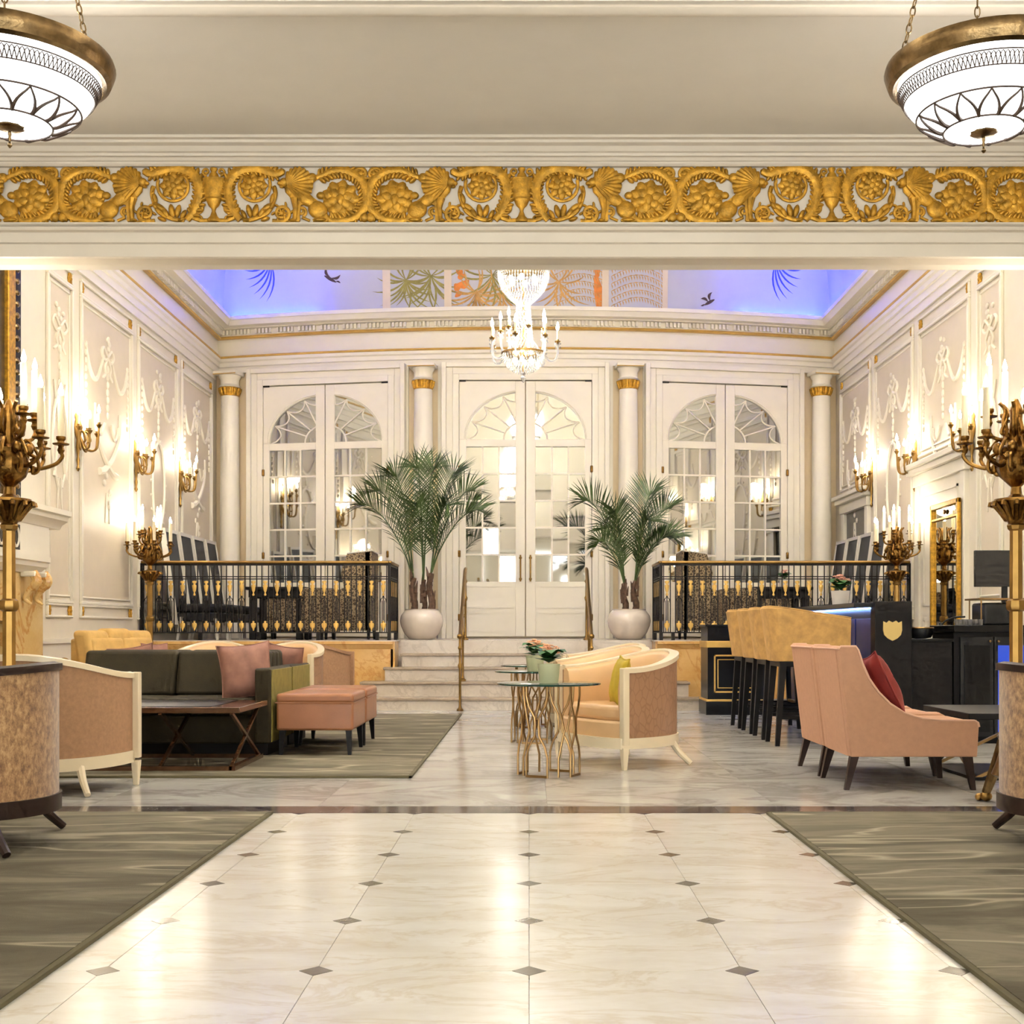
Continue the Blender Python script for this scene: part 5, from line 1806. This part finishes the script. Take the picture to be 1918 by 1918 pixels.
def flower_pot(label, loc, pot_mat, bloom, s=1.0, spread=0.10, seed=1):
    r_ = random.Random(seed)
    t = thing('potted_flower', label, 'potted plant', loc)
    MB().lathe([(0.060 * s, 0), (0.066 * s, 0.01 * s), (0.078 * s, 0.13 * s), (0.079 * s, 0.135 * s), (0.07 * s, 0.135 * s), (0.066 * s, 0.115 * s)], 24).build('pot', pot_mat, t)
    m = MB()
    for k in range(26):
        a = r_.uniform(0, 2 * PI)
        L = r_.uniform(0.6, 1.15) * spread * s
        z0 = 0.13 * s + r_.uniform(0, .03) * s
        up = r_.uniform(0.0, 0.08) * s
        d = Vector((cos(a), sin(a), 0))
        n_ = Vector((-sin(a), cos(a), 0))
        p = [Vector((0, 0, z0)) + d * L * q + Vector((0, 0, up * sin(q * PI * .8) + 0.02 * s * q)) for q in (0.05, 0.35, 0.7, 1.0)]
        w = 0.035 * s
        vs = [p[0], p[1] - n_ * w, p[1] + n_ * w + Vector((0, 0, .004)), p[2] - n_ * w * 1.1, p[2] + n_ * w * 1.1, p[3]]
        m.add(vs, [(0, 1, 2), (1, 3, 4, 2), (3, 5, 4)])
    m.build('foliage', 'leaf_green', t)
    m = MB()
    for k in range(42):
        a = r_.uniform(0, 2 * PI)
        rr = r_.uniform(0, .075) * s
        c = (rr * cos(a), rr * sin(a), (0.225 + 0.05 * r_.random() - rr / s * .25) * s)
        for q in range(4):
            b = q * PI / 2 + a
            m.ell((c[0] + .008 * s * cos(b), c[1] + .008 * s * sin(b), c[2]), .009 * s, .007 * s, .005 * s, 6, 3)
    tag(m.build('blossom', bloom, t), kind='stuff')
    return t


flower_pot('coral flowers in a pale green pot on the front glass table', (0.13, 8.12, 0.61), 'pot_green', 'blossom_coral', 0.95, 0.15, 2)
flower_pot('coral flowers in a pale green pot on the second glass table', (0.05, 10.5, 0.61), 'pot_green', 'blossom_coral', 1.0, 0.15, 5)

# ---- salmon lounge chairs


def lounge(label, loc, rz):
    t = thing('lounge_chair', label, 'chair', loc, rz)
    # side profile in (forward, z); forward = -y local
    prof = [(0.0, 0.20), (-0.075, 0.845), (-0.06, 0.862), (0.03, 0.862), (0.045, 0.84), (0.07, 0.76), (0.11, 0.67), (0.165, 0.59), (0.235, 0.52), (0.32, 0.465), (0.43, 0.432), (0.55, 0.42), (0.74, 0.418), (0.762, 0.405), (0.768, 0.38), (0.758, 0.20)]
    for s in (-1, 1):
        MB().prism([(-f, z) for f, z in prof], min(s * .325, s * .25), max(s * .325, s * .25), 'x').build('side_panel', 'salmon_fabric', t, bevel=0.008)
        MB().tube([(s * .325, -f, z) for f, z in prof[1:-1]], 0.007, 6).build('piping', 'salmon_piping', t)
    bk = [(0.0, 0.20), (-0.075, 0.845), (-0.06, 0.86), (0.02, 0.86), (0.10, 0.55), (0.14, 0.30), (0.14, 0.2)]
    MB().prism([(-f, z) for f, z in bk], -0.251, 0.251, 'x').build('backrest', 'salmon_fabric', t)
    MB().box(-.25, .25, -0.75, -0.05, 0.2, 0.31).build('seat_base', 'salmon_fabric', t)
    MB().box(-.247, .247, -0.765, -0.11, 0.31, 0.41).build('seat_cushion', 'salmon_fabric', t, bevel=0.025, seg=3)
    MB().tube([(-.325, .075, .846), (.325, .075, .846)], 0.007, 6).build('piping', 'salmon_piping', t)
    MB().tube([(-.247, -.765, .40), (.247, -.765, .40)], 0.006, 6).build('piping', 'salmon_piping', t)
    for s in (-1, 1):
        MB().taper(s * .30, 0.02, 0, 0.028, s * .285, -0.03, 0.205, 0.05).build('leg', 'dark_wood', t)
        MB().taper(s * .30, -0.74, 0, 0.028, s * .285, -0.71, 0.205, 0.05).build('leg', 'dark_wood', t)
    return t


lounge('salmon lounge chair holding a dark red cushion', (1.925, 7.72, 0), R(90))
lounge('salmon lounge chair beside the one with the red cushion', (1.93, 8.42, 0), R(90))
pillow('dark red velvet cushion on the salmon lounge chair', 'red_velvet', (2.20, 7.74, 0.61), (R(-24), R(8), R(90)), 0.42, 0.42, 0.16)
pillow('dark red velvet cushion tucked behind another on the salmon chair', 'red_velvet', (2.08, 7.90, 0.62), (R(-16), R(0), R(80)), 0.36, 0.38, 0.12)


# ---- bar stools
def stool(label, loc, rz):
    t = thing('bar_stool', label, 'stool', loc, rz, 'bar stools along the counter')
    # shell round the seat: rear at +y, wings run forward; top falls towards the front
    pts = [(-.25, -.36, -1, 0, 1.0), (-.26, -.1, -1, 0, .6), (-.265, .12, -1, 0, .22), (-.25, .24, -.9, .4, .06), (-.19, .29, -.4, .9, 0), (0, .31, 0, 1, 0), (.19, .29, .4, .9, 0), (.25, .24, .9, .4, .06), (.265, .12, 1, 0, .22), (.26, -.1, 1, 0, .6), (.25, -.36, 1, 0, 1.0)]
    rings = []
    for x, y, nx, ny, q in pts:
        zt = 1.155 - 0.095 * q
        k = 1 - 0.10
        rings.append([(x * .93, y * (.86 if y > 0 else 1), .70), (x + nx * .01, y + ny * .02, zt - .015), (x, y, zt), (x - nx * .05, y - ny * .05, zt), (x - nx * .06, y - ny * .06, zt - .015), (x * .93 - nx * .06, y * (.86 if y > 0 else 1) - ny * .06, .70)])
    MB().loft(rings).build('backrest', 'stool_velvet', t, angle=35, bevel=0.006)
    MB().tube([r_[2] for r_ in rings], 0.007, 6).build('piping', 'stool_velvet', t)
    MB().box(-.19, .19, -.36, .20, .70, .79).build('seat_cushion', 'stool_velvet', t, bevel=0.025, seg=3)
    MB().box(-.21, .21, -.34, .22, .655, .70).build('seat_frame', 'ebony', t)
    for sx in (-1, 1):
        MB().taper(sx * .21, .24, 0, 0.036, sx * .19, .19, 0.70, 0.055).build('leg', 'ebony', t)
        MB().taper(sx * .20, -.34, 0, 0.036, sx * .19, -.31, 0.66, 0.05).build('leg', 'ebony', t)
        MB().box(sx * .2 - .012, sx * .2 + .012, -.32, .2, .22, .25).build('stretcher', 'ebony', t)
    MB().box(-.2, .2, -.335, -.31, .24, .27).build('foot_rail', 'brass', t)
    return t


SL = ['mustard velvet bar stool behind the salmon lounge chairs, last of the row', 'mustard velvet bar stool second from the salmon lounge chairs', 'mustard velvet bar stool third from the salmon lounge chairs', 'mustard velvet bar stool beside the black and gold cabinet']
for k, y in enumerate((10.42, 11.02, 11.62, 12.25)):
    stool(SL[k], (2.29, y, 0), R(90))

# ================================================================ the bar
bar = thing('bar_counter', 'black bar counter with blue light under its top', 'bar', (0, 0, 0))
MB().box(2.98, 3.2, 10.5, 14.1, 0.0, 1.14).build('front_panel', 'black_lacquer', bar)
for k in range(5):
    y0 = 10.54 + k * 0.72
    MB().box(2.968, 2.98, y0, y0 + 0.68, 0.12, 1.06).build('back_panel', 'bar_blue_lit', bar, bevel=0.003)
MB().box(2.74, 3.2, 10.42, 14.1, 1.15, 1.19).build('counter_top', 'black_lacquer', bar, bevel=0.004)
MB().box(2.895, 2.905, 10.5, 14.1, 1.139, 1.149).build('light_strip', 'bar_led', bar)
MB().box(2.9, 2.98, 10.5, 14.1, 0.0, 0.1).build('plinth', 'ebony', bar)
MB().tube([(2.84, 10.5, 0.16), (2.84, 14.1, 0.16)], 0.018, 10).build('foot_rail', 'antique_brass', bar)
pr = MB().box(2.90, 3.21, 10.36, 10.5, 0.0, 1.20).build('end_pier', 'ebony', bar, bevel=0.004)
sh_ = [(-.078, .075), (-.05, .062), (-.03, .08), (0, .066), (.03, .08), (.05, .062), (.078, .075), (.08, .0), (.07, -.04), (.04, -.07), (0, -.09), (-.04, -.07), (-.07, -.04), (-.08, 0)]
MB().prism([(3.045 + x, 0.958 + z) for x, z in sh_], 10.350, 10.362, 'y').build('shield_emblem', 'shield_gold', bar, bevel=0.002)
wc = thing('work_counter', 'low black work counter behind the bar pier', 'counter', (0, 0, 0))
MB().box(3.215, 3.56, 10.4, 10.95, 0.0, 0.86).build('body', 'ebony', wc)
MB().box(3.213, 3.57, 10.39, 10.96, 0.86, 0.885).build('counter_top', 'black_lacquer', wc, bevel=0.003)
rb = thing('ice_bowl', 'round black bowl on the low work counter', 'bowl', (3.36, 10.62, 0.885))
MB().lathe([(0.04, 0), (0.09, 0.01), (0.11, 0.05), (0.105, 0.09), (0.09, 0.1), (0.085, 0.03)], 24).build('bowl', 'rubber_black', rb)
MB().lathe([(0.11, 0.085), (0.116, 0.092), (0.11, 0.1), (0.1, 0.1)], 24).build('rim', 'champagne_metal', rb)
bb = thing('bar_fridge', 'black cabinet fridge with glowing blue glass doors', 'fridge', (0, 0, 0))
MB().box(3.59, 4.8, 10.45, 11.0, 0.0, 0.94).build('body', 'ebony', bb)
MB().box(3.57, 4.8, 10.38, 11.02, 0.94, 1.0).build('counter_top', 'black_lacquer', bb, bevel=0.004)
for k in range(4):
    x0 = 3.64 + 0.285 * k
    d_ = MB().box(x0, x0 + 0.275, 10.425, 10.45, 0.06, 0.90).build('door', 'rubber_black', bb)
    MB().box(x0 + .03, x0 + .245, 10.418, 10.425, 0.1, 0.83).build('glass', 'fridge_blue' if k in (1, 2) else 'black_lacquer', d_)
    MB().ell((x0 + (0.03 if k % 2 else 0.245), 10.41, 0.865), 0.012).build('knob', 'champagne_metal', d_)
tv = thing('bar_monitor', 'flat dark monitor on a pole above the fridge counter', 'monitor', (4.06, 10.88, 1.0))
MB().box(-0.14, 0.22, -0.02, 0.02, 0.34, 0.66).build('screen', 'screen_black', tv, bevel=0.004)
MB().box(0.12, 0.16, 0.02, 0.06, 0.0, 0.66).build('pole', 'rubber_black', tv)
MB().box(0.05, 0.24, -0.05, 0.12, 0.0, 0.015).build('foot_plate', 'rubber_black', tv)
cm = thing('coffee_machine', 'black coffee machine with steel top on the fridge counter', 'coffee machine', (3.98, 10.60, 1.0))
MB().box(-0.13, 0.16, -0.14, 0.16, 0.0, 0.19).build('body', 'rubber_black', cm, bevel=0.02, seg=3)
MB().box(-0.18, 0.2, -0.16, 0.18, 0.215, 0.23).build('cup_shelf', 'champagne_metal', cm)
for sx in (-.15, .17):
    for sy in (-.13, .15):
        MB().tube([(sx, sy, 0.0), (sx, sy, 0.215)], 0.006, 6).build('rail_post', 'champagne_metal', cm)
for k in range(10):
    g = thing('bar_glass', 'small clear tumbler on the fridge counter', 'glass', (3.64 + 0.045 * (k % 5), 10.46 + 0.06 * (k // 5), 1.0), group='tumblers on the fridge counter')
    MB().lathe([(0.014, 0), (0.018, 0.003), (0.02, 0.05), (0.018, 0.05), (0.015, 0.008)], 12).build('tumbler', 'crystal', g)
fc = thing('service_faucet', 'curved dark tap beside the gilt mirror', 'tap', (3.72, 10.8, 1.0))
MB().tube(spline([(-0.12, 0, 0.0), (-.08, 0, .04), (0, 0, 0.07), (0.09, 0, 0.075)], 5), 0.008, 8).build('spout', 'rubber_black', fc)
MB().lathe([(0.018, 0), (0.018, 0.02), (0.01, 0.024)], 12, (-0.12, 0, 0)).build('foot', 'rubber_black', fc)
flower_pot('pink flowers in a white pot on the bar counter', (3.06, 12.15, 1.19), 'pot_white', 'blossom_pink', 1.15, 0.14, 9)
# black and gold end cabinet
cb2 = thing('service_cabinet', 'black cabinet with gold lines beside the marble steps', 'cabinet', (2.02, 13.98, 0))
MB().box(0, 0.66, 0, 0.55, 0.06, 1.0).build('body', 'black_lacquer', cb2, bevel=0.004)
MB().box(-.015, .675, -.015, .565, 0.76, 0.835).build('gold_band', 'gold_line', cb2, bevel=0.006)
MB().box(-.02, .68, -.02, .57, 0.15, 0.175).build('gold_band', 'gold_line', cb2, bevel=0.004)
MB().box(-.02, .68, -.02, .57, 0.0, 0.15).build('plinth', 'black_lacquer', cb2)
for (x0, x1, z0, z1, w) in ((0.07, 0.59, 0.25, 0.68, 0.018), (0.11, 0.55, 0.30, 0.63, 0.010)):
    MB().box(x0, x1, -.012, 0, z0, z0 + w).box(x0, x1, -.012, 0, z1 - w, z1).box(x0, x0 + w, -.012, 0, z0, z1).box(x1 - w, x1, -.012, 0, z0, z1).build('gold_frame', 'gold_line', cb2)
MB().box(-.03, .69, -.03, .58, 1.0, 1.02).build('cabinet_top', 'black_lacquer', cb2)
# gilt wall mirror
mr = thing('wall_mirror', 'tall gilt framed mirror on the side wall behind the bar', 'mirror', (XR - 0.07, 14.08, 1.0))
MB().box(-0.012, 0, -0.42, 0.42, 0.0, 1.36).build('mirror_glass', 'wall_mirror', mr)
for s in (-1, 1):
    MB().box(-0.045, 0.0, min(s * .42, s * .475), max(s * .42, s * .475), -0.05, 1.42).build('gilt_frame', 'gilt', mr, bevel=0.01)
MB().box(-0.045, 0.0, -.475, .475, 1.36, 1.42).build('gilt_frame', 'gilt', mr, bevel=0.01)
MB().box(-0.04, 0.0, -.42, .42, 1.22, 1.25).build('gilt_frame', 'gilt', mr, bevel=0.006)
MB().box(-0.045, 0.0, -.475, .475, -0.05, 0.01).build('gilt_frame', 'gilt', mr, bevel=0.01)
MB().ell((-0.03, 0, 1.305), 0.015, 0.05, 0.03).build('crest', 'bronze', mr)

# ================================================================ railings, palms and the seats on the platform


def railing(label, s):
    """along the front edge and returning beside the steps; s = -1 fireplace side, 1 bar side"""
    t = thing('railing', label, 'railing', (0, 0, PLAT))
    xa, xb = (XL + 0.04, -1.76) if s < 0 else (XR - 0.04, 1.66)
    Y0, Y1 = 15.55, 16.45
    runs = [((xa, Y0), (xb, Y0)), ((xb, Y0), (xb, Y1))]
    path = [(xa, Y0), (xb, Y0), (xb, Y1)]

    def rail(name, z0, z1, w, mat, bev=0.0):
        for (a, b) in runs:
            MB().bar((a[0], a[1], (z0 + z1) / 2), (b[0], b[1], (z0 + z1) / 2), w, z1 - z0).build(name, mat, t, bevel=bev)
    rail('brass_handrail', 0.965, 1.0, 0.06, 'brass', 0.012)
    rail('top_bar', 0.94, 0.965, 0.02, 'iron')
    rail('upper_bar', 0.795, 0.807, 0.012, 'iron')
    rail('upper_bar', 0.765, 0.777, 0.012, 'iron')
    rail('lower_bar', 0.09, 0.105, 0.014, 'iron')
    pr_, or_, cu_, ar_, ft_ = RP
    pitch = 0.15
    for (a, b) in runs:
        L = math.dist(a, b)
        n = round(L / pitch)
        ux, uy = (b[0] - a[0]) / L, (b[1] - a[1]) / L
        rz = math.atan2(uy, ux)
        for k in range(n):
            d = (k + 0.5) * L / n
            for off in (-0.042, 0.042):
                inst(pr_, t, (a[0] + ux * (d + off), a[1] + uy * (d + off), 0))
            c = (a[0] + ux * d, a[1] + uy * d, 0)
            inst(or_, t, c, (0, 0, rz))
            inst(cu_, t, c, (0, 0, rz))
            inst(ar_, t, c, (0, 0, rz))
            if k % 5 == 0:
                inst(ft_, t, (a[0] + ux * (d - 0.075), a[1] + uy * (d - 0.075), 0))
    for p in (path[0], path[1], path[2]):
        MB().box(p[0] - .018, p[0] + .018, p[1] - .018, p[1] + .018, 0, 0.97).build('post', 'iron', t)
    return t


pr_ = MB().box(-.006, .006, -.006, .006, 0.09, 0.95).build('baluster', 'iron', None)
om_ = MB()
om_.loft([[(x * cos(q), 0.008 * sin(q), z) for q in [2 * PI * i / 10 for i in range(10)]] for x, z in ((.004, .56), (.018, .57), (.012, .585), (.006, .6), (.018, .62), (.026, .66), (.03, .69), (.014, .70), (.012, .71), (.03, .73), (.026, .745), (.006, .75))])
or_ = om_.build('gilt_vase_ornament', 'gold_line', None)
c_ = MB()
c_.loft([[(x * cos(q), 0.01 * sin(q), z) for q in [2 * PI * i / 10 for i in range(10)]] for x, z in ((.006, .12), (.016, .15), (.03, .17), (.036, .2), (.03, .215), (.012, .22), (.02, .235), (.004, .245))])
cu_ = c_.build('gilt_cup_ornament', 'gold_line', None)
a_ = MB()
a_.tube([(-.042, 0, .46), (-.03, 0, .52), (0, 0, .545), (.03, 0, .52), (.042, 0, .46)], 0.005, 5)
a_.box(-.005, .005, -.004, .004, .25, .54).box(-.02, -.012, -.004, .004, .1, .5).box(.012, .02, -.004, .004, .1, .5)
a_.ell((0, 0, .552), .012, .008, .01, 8, 5)
ar_ = a_.build('baluster_arch', 'iron', None)
ft_ = MB().box(-.022, .022, -.022, .022, 0, .09).build('foot_block', 'iron', None)
RP = (pr_, or_, cu_, ar_, ft_)
railing('iron and gilt railing with brass handrail on the fireplace side platform', -1)
railing('iron and gilt railing with brass handrail on the bar side platform', 1)
for o in RP:
    bpy.data.objects.remove(o)

# ---- brass stair handrails
for x, lb_ in ((-0.82, 'brass handrail on turned posts down the steps, taller palm side'), (0.74, 'brass handrail on turned posts down the steps, smaller palm side')):
    t = thing('stair_handrail', lb_, 'handrail', (x, 0, 0))
    MB().tube([(0, 14.62, 0.885), (0, 14.72, 0.90), (0, 15.86, 1.72), (0, 16.0, 1.75)], 0.024, 10).build('rail', 'brass', t)
    for (y, z0, z1) in ((14.66, 0.0, 0.9), (15.92, PLAT, 1.74), (15.27, 0.33, 1.30)):
        p = MB()
        p.lathe([(0.04, 0), (0.04, 0.02), (0.02, 0.035), (0.015, 0.06), (0.015, (z1 - z0) * .55), (0.024, (z1 - z0) * .57), (0.028, (z1 - z0) * .6), (0.015, (z1 - z0) * .63), (0.014, (z1 - z0) * .8), (0.026, (z1 - z0) * .83), (0.015, (z1 - z0) * .86), (0.015, z1 - z0)], 12, (0, y, z0))
        p.build('post', 'brass', t)
    MB().ell((0, 14.62, 0.885), 0.034).build('end_knob', 'brass', t)


# ---- potted palms
def palm(label, loc, fronds, trunks, seed, s=1.0):
    r_ = random.Random(seed)
    t = thing('potted_palm', label, 'potted palm', loc)
    MB().lathe([(0.13, 0), (0.17, 0.012), (0.235, 0.09), (0.275, 0.18), (0.288, 0.25), (0.275, 0.32), (0.235, 0.375), (0.215, 0.39), (0.222, 0.405), (0.2, 0.405), (0.195, 0.36)], 36).build('pot', 'ceramic', t)
    MB().lathe([(0.2, 0.36), (0.15, 0.38), (0.02, 0.385)], 24).build('soil', 'soil', t)
    for (x, y, h, rr) in trunks:
        n = 10
        tr = MB()
        tr.tube([(x + 0.02 * sin(k * .7), y + 0.01 * k / n, 0.36 + h * k / n) for k in range(n + 1)], [rr * (1.35 - 0.5 * k / n + 0.10 * (k % 2)) for k in range(n + 1)], 10)
        for k in range(9):
            a = r_.uniform(0, 2 * PI)
            z = 0.42 + h * r_.uniform(0.1, 0.9)
            tr.taper(x + rr * .8 * cos(a), y + rr * .8 * sin(a), z, 0.045, x + rr * 1.6 * cos(a), y + rr * 1.6 * sin(a), z + 0.13, 0.008)
        tr.build('trunk', 'trunk_bark', t)
    for (k, az, reach, rise, curl, wl) in fronds:
        x, y, h, rr = trunks[k]
        a = R(az)
        reach *= 0.86
        d = Vector((cos(a), sin(a), 0))
        side = Vector((-sin(a), cos(a), 0))
        b0 = Vector((x, y, 0.36 + h * 0.95))
        pts = spline([b0, b0 + d * reach * .18 + Vector((0, 0, rise * .38)), b0 + d * reach * .5 + Vector((0, 0, rise * .78)), b0 + d * reach * .8 + Vector((0, 0, rise * .98)), b0 + d * reach + Vector((0, 0, rise - curl))], 12)
        n = len(pts)
        m = MB()
        m.tube(pts, [0.013 * (1 - 0.8 * q / (n - 1)) for q in range(n)], 6)
        st = int(n * 0.22)
        for q in range(st, n, 1):
            u = (q - st) / (n - 1 - st)
            tg = (pts[min(q + 1, n - 1)] - pts[max(q - 1, 0)]).normalized()
            up = side.cross(tg)
            if up.z < 0:
                up = -up
            L = wl * 1.0 * (0.5 + 0.6 * sin(PI * min(1, u * .75 + .15)))
            for sg in (-1, 1):
                dr = (side * .42 + up * r_.uniform(.62, .82) + tg * (.55 + .3 * u) if sg > 0 else side * -.62 + up * r_.uniform(-.3, .05) + tg * (.62 + .3 * u)).normalized()
                p0 = pts[q]
                p1 = p0 + dr * L * .5 + Vector((0, 0, 0.004))
                p2 = p0 + dr * L + Vector((0, 0, -L * r_.uniform(.04, .12)))
                wd = tg.cross(dr).cross(dr).normalized() * (0.0085 * s)
                m.add([p0 - wd * .5, p0 + wd * .5, p1 + wd, p1 - wd, p2], [(0, 1, 2, 3), (3, 2, 4)])
        m.build('frond', 'frond_green', t, smooth=False)
    return t


palm('taller potted palm in a white round pot beside the steps, fireplace side', (-1.42, 16.35, PLAT),
     [(0, 182, 0.82, 0.98, .0, .42), (0, 196, 0.60, 1.16, .0, .40), (0, 225, 0.40, 1.34, .0, .40), (1, 190, 0.10, 1.50, .0, .42), (1, 20, 0.18, 1.50, .0, .42),
      (2, 25, 0.44, 1.36, .0, .42), (2, 5, 0.66, 1.12, .0, .42), (2, -12, 0.80, 0.86, .02, .36), (2, -48, 0.45, 0.92, .04, .36), (1, 250, 0.30, 1.0, .04, .36)],
     [(-0.11, 0.0, 0.46, 0.034), (0.02, 0.03, 0.44, 0.028), (0.12, -0.02, 0.52, 0.038)], 7)
palm('smaller potted palm in a white round pot beside the steps, bar side', (1.32, 16.35, PLAT),
     [(0, 180, 0.64, 1.10, .0, .40), (0, 200, 0.48, 0.58, .10, .30), (0, 225, 0.26, 0.95, .04, .36), (1, 18, 0.30, 1.18, .0, .42), (1, 2, 0.56, 0.98, .0, .40), (1, -18, 0.64, 0.62, .05, .34), (1, -50, 0.34, 0.84, .05, .36), (1, 8, 0.56, 0.62, .04, .30), (0, 160, 0.30, 0.78, .05, .34)],
     [(-0.06, 0.0, 0.40, 0.034), (0.08, 0.02, 0.42, 0.034)], 21)


# ---- tall navy chairs, black tables and damask seats on both platforms
def hall_chair(label, loc, rz):
    t = thing('high_back_chair', label, 'chair', loc, rz)
    # front = -y; tall leaning back
    def lean(z):
        return 0.18 + 0.15 * (z - 0.4) / 1.05

    def wd(z):
        return 0.285 - 0.025 * (z - 0.4) / 1.05
    zs = [0.36, 0.7, 1.1, 1.41]
    MB().loft([[(-wd(z), lean(z), z), (wd(z), lean(z), z), (wd(z), lean(z) + .05, z), (-wd(z), lean(z) + .05, z)] for z in zs]).build('back_upholstery', 'navy_fabric', t, bevel=0.01)
    for s in (-1, 1):
        MB().loft([[(s * (wd(z) + .002), lean(z) - .012, z), (s * (wd(z) + .026), lean(z) - .012, z), (s * (wd(z) + .026), lean(z) + .06, z), (s * (wd(z) + .002), lean(z) + .06, z)] for z in [0.2] + zs + [1.45]]).build('back_stile', 'white_frame', t)
        MB().taper(s * .27, .16, 0, .03, s * .28, .10, .3, .045).build('leg', 'white_frame', t)
        MB().taper(s * .28, -.36, 0, .03, s * .28, -.34, .28, .045).build('leg', 'white_frame', t)
    MB().box(-wd(1.43) - .026, wd(1.43) + .026, lean(1.43) - .012, lean(1.43) + .06, 1.41, 1.455).build('top_rail', 'white_frame', t)
    MB().box(-.29, .29, -.40, .16, .24, .36).build('seat_base', 'navy_fabric', t, bevel=0.02)
    MB().box(-.285, .285, -.41, .14, .36, .47).build('seat_cushion', 'navy_fabric', t, bevel=0.04, seg=3)
    return t


def dark_table(label, loc, w=0.8, d=0.8):
    t = thing('dining_table', label, 'table', loc)
    MB().box(-w / 2, w / 2, -d / 2, d / 2, .66, .70).build('table_top', 'ebony', t, bevel=0.005)
    MB().box(-w / 2 + .04, w / 2 - .04, -d / 2 + .04, d / 2 - .04, .56, .66).build('apron', 'ebony', t)
    for sx in (-1, 1):
        for sy in (-1, 1):
            MB().box(sx * (w / 2 - .09) - .045, sx * (w / 2 - .09) + .045, sy * (d / 2 - .09) - .045, sy * (d / 2 - .09) + .045, 0, .56).build('leg', 'ebony', t, bevel=0.01)
    return t


def hooded_chair(label, loc, rz):
    t = thing('wing_chair', label, 'chair', loc, rz)
    MB().box(-.36, .36, .22, .32, .12, 1.2).build('backrest', 'damask', t, bevel=0.012)
    for s in (-1, 1):
        MB().prism([(.3, .12), (.3, 1.2), (-.02, 1.16), (-.1, .9), (-.06, .7), (-.34, .6), (-.36, .12)], min(s * .36, s * .30), max(s * .36, s * .30), 'x').build('wing', 'damask', t, bevel=0.01)
    MB().box(-.3, .3, -.36, .22, .12, .34).build('seat_base', 'damask', t)
    MB().box(-.295, .295, -.38, .22, .34, .45).build('seat_cushion', 'damask', t, bevel=0.03, seg=3)
    MB().prism([(.32, 1.2), (.32, 1.215), (-.02, 1.175), (-.02, 1.16)], -.365, .365, 'x').build('top_trim', 'white_frame', t)
    for sx in (-1, 1):
        for y in (-.31, .27):
            MB().taper(sx * .31, y, 0, .03, sx * .31, y, .13, .045).build('leg', 'ebony', t)
    return t


def damask_tub(label, loc, rz):
    t = thing('tub_chair', label, 'chair', loc, rz)
    U = u_curve(0.34, 0.34)
    MB().loft([[(x, y, .1), (x, y, .66), (x - nx * .08, y - ny * .08, .68), (x - nx * .09, y - ny * .09, .1)] for x, y, nx, ny, q in U]).build('backrest', 'damask', t)
    MB().prism([(x * .74, y * .74) for x, y, *_ in U], .12, .42, 'z').build('seat_cushion', 'damask', t, bevel=.02)
    for sx in (-1, 1):
        for y in (0.0, .2):
            MB().taper(sx * .24, y, 0, .03, sx * .24, y, .12, .04).build('leg', 'ebony', t)
    return t


for s, side in ((-1, 'fireplace'), (1, 'bar')):
    X = (XL + 0.52) if s < 0 else (XR - 0.52)
    rz = R(90) if s < 0 else R(-90)
    pos = ['next to the railing', 'second from the railing', 'third from the railing', 'closest to the end wall']
    for k, y in enumerate((16.30, 16.99, 17.66, 18.34)):
        hall_chair('tall navy chair with white frame on the %s side platform, %s' % (side, pos[k]), (X, y, PLAT), rz)
    dark_table('black square table on the %s side platform' % side, (s * 3.35, 16.7, PLAT))
    hooded_chair('tall damask wing chair on the %s side platform' % side, (s * 2.42 - 0.03, 17.1, PLAT), R(-90) if s < 0 else R(90))
    damask_tub('low damask tub chair behind the black table on the %s side platform' % side, (s * 2.85, 16.35 if s < 0 else 16.35, PLAT), R(-100) if s < 0 else R(100))
    damask_tub('low damask tub chair near the end wall, %s side platform' % side, (s * 3.45, 17.75, PLAT), 0)
flower_pot('tiny potted flower on the bar side platform table', (3.45, 16.7, PLAT + 0.70), 'pot_white', 'blossom_pink', 0.9, 0.12, 13)
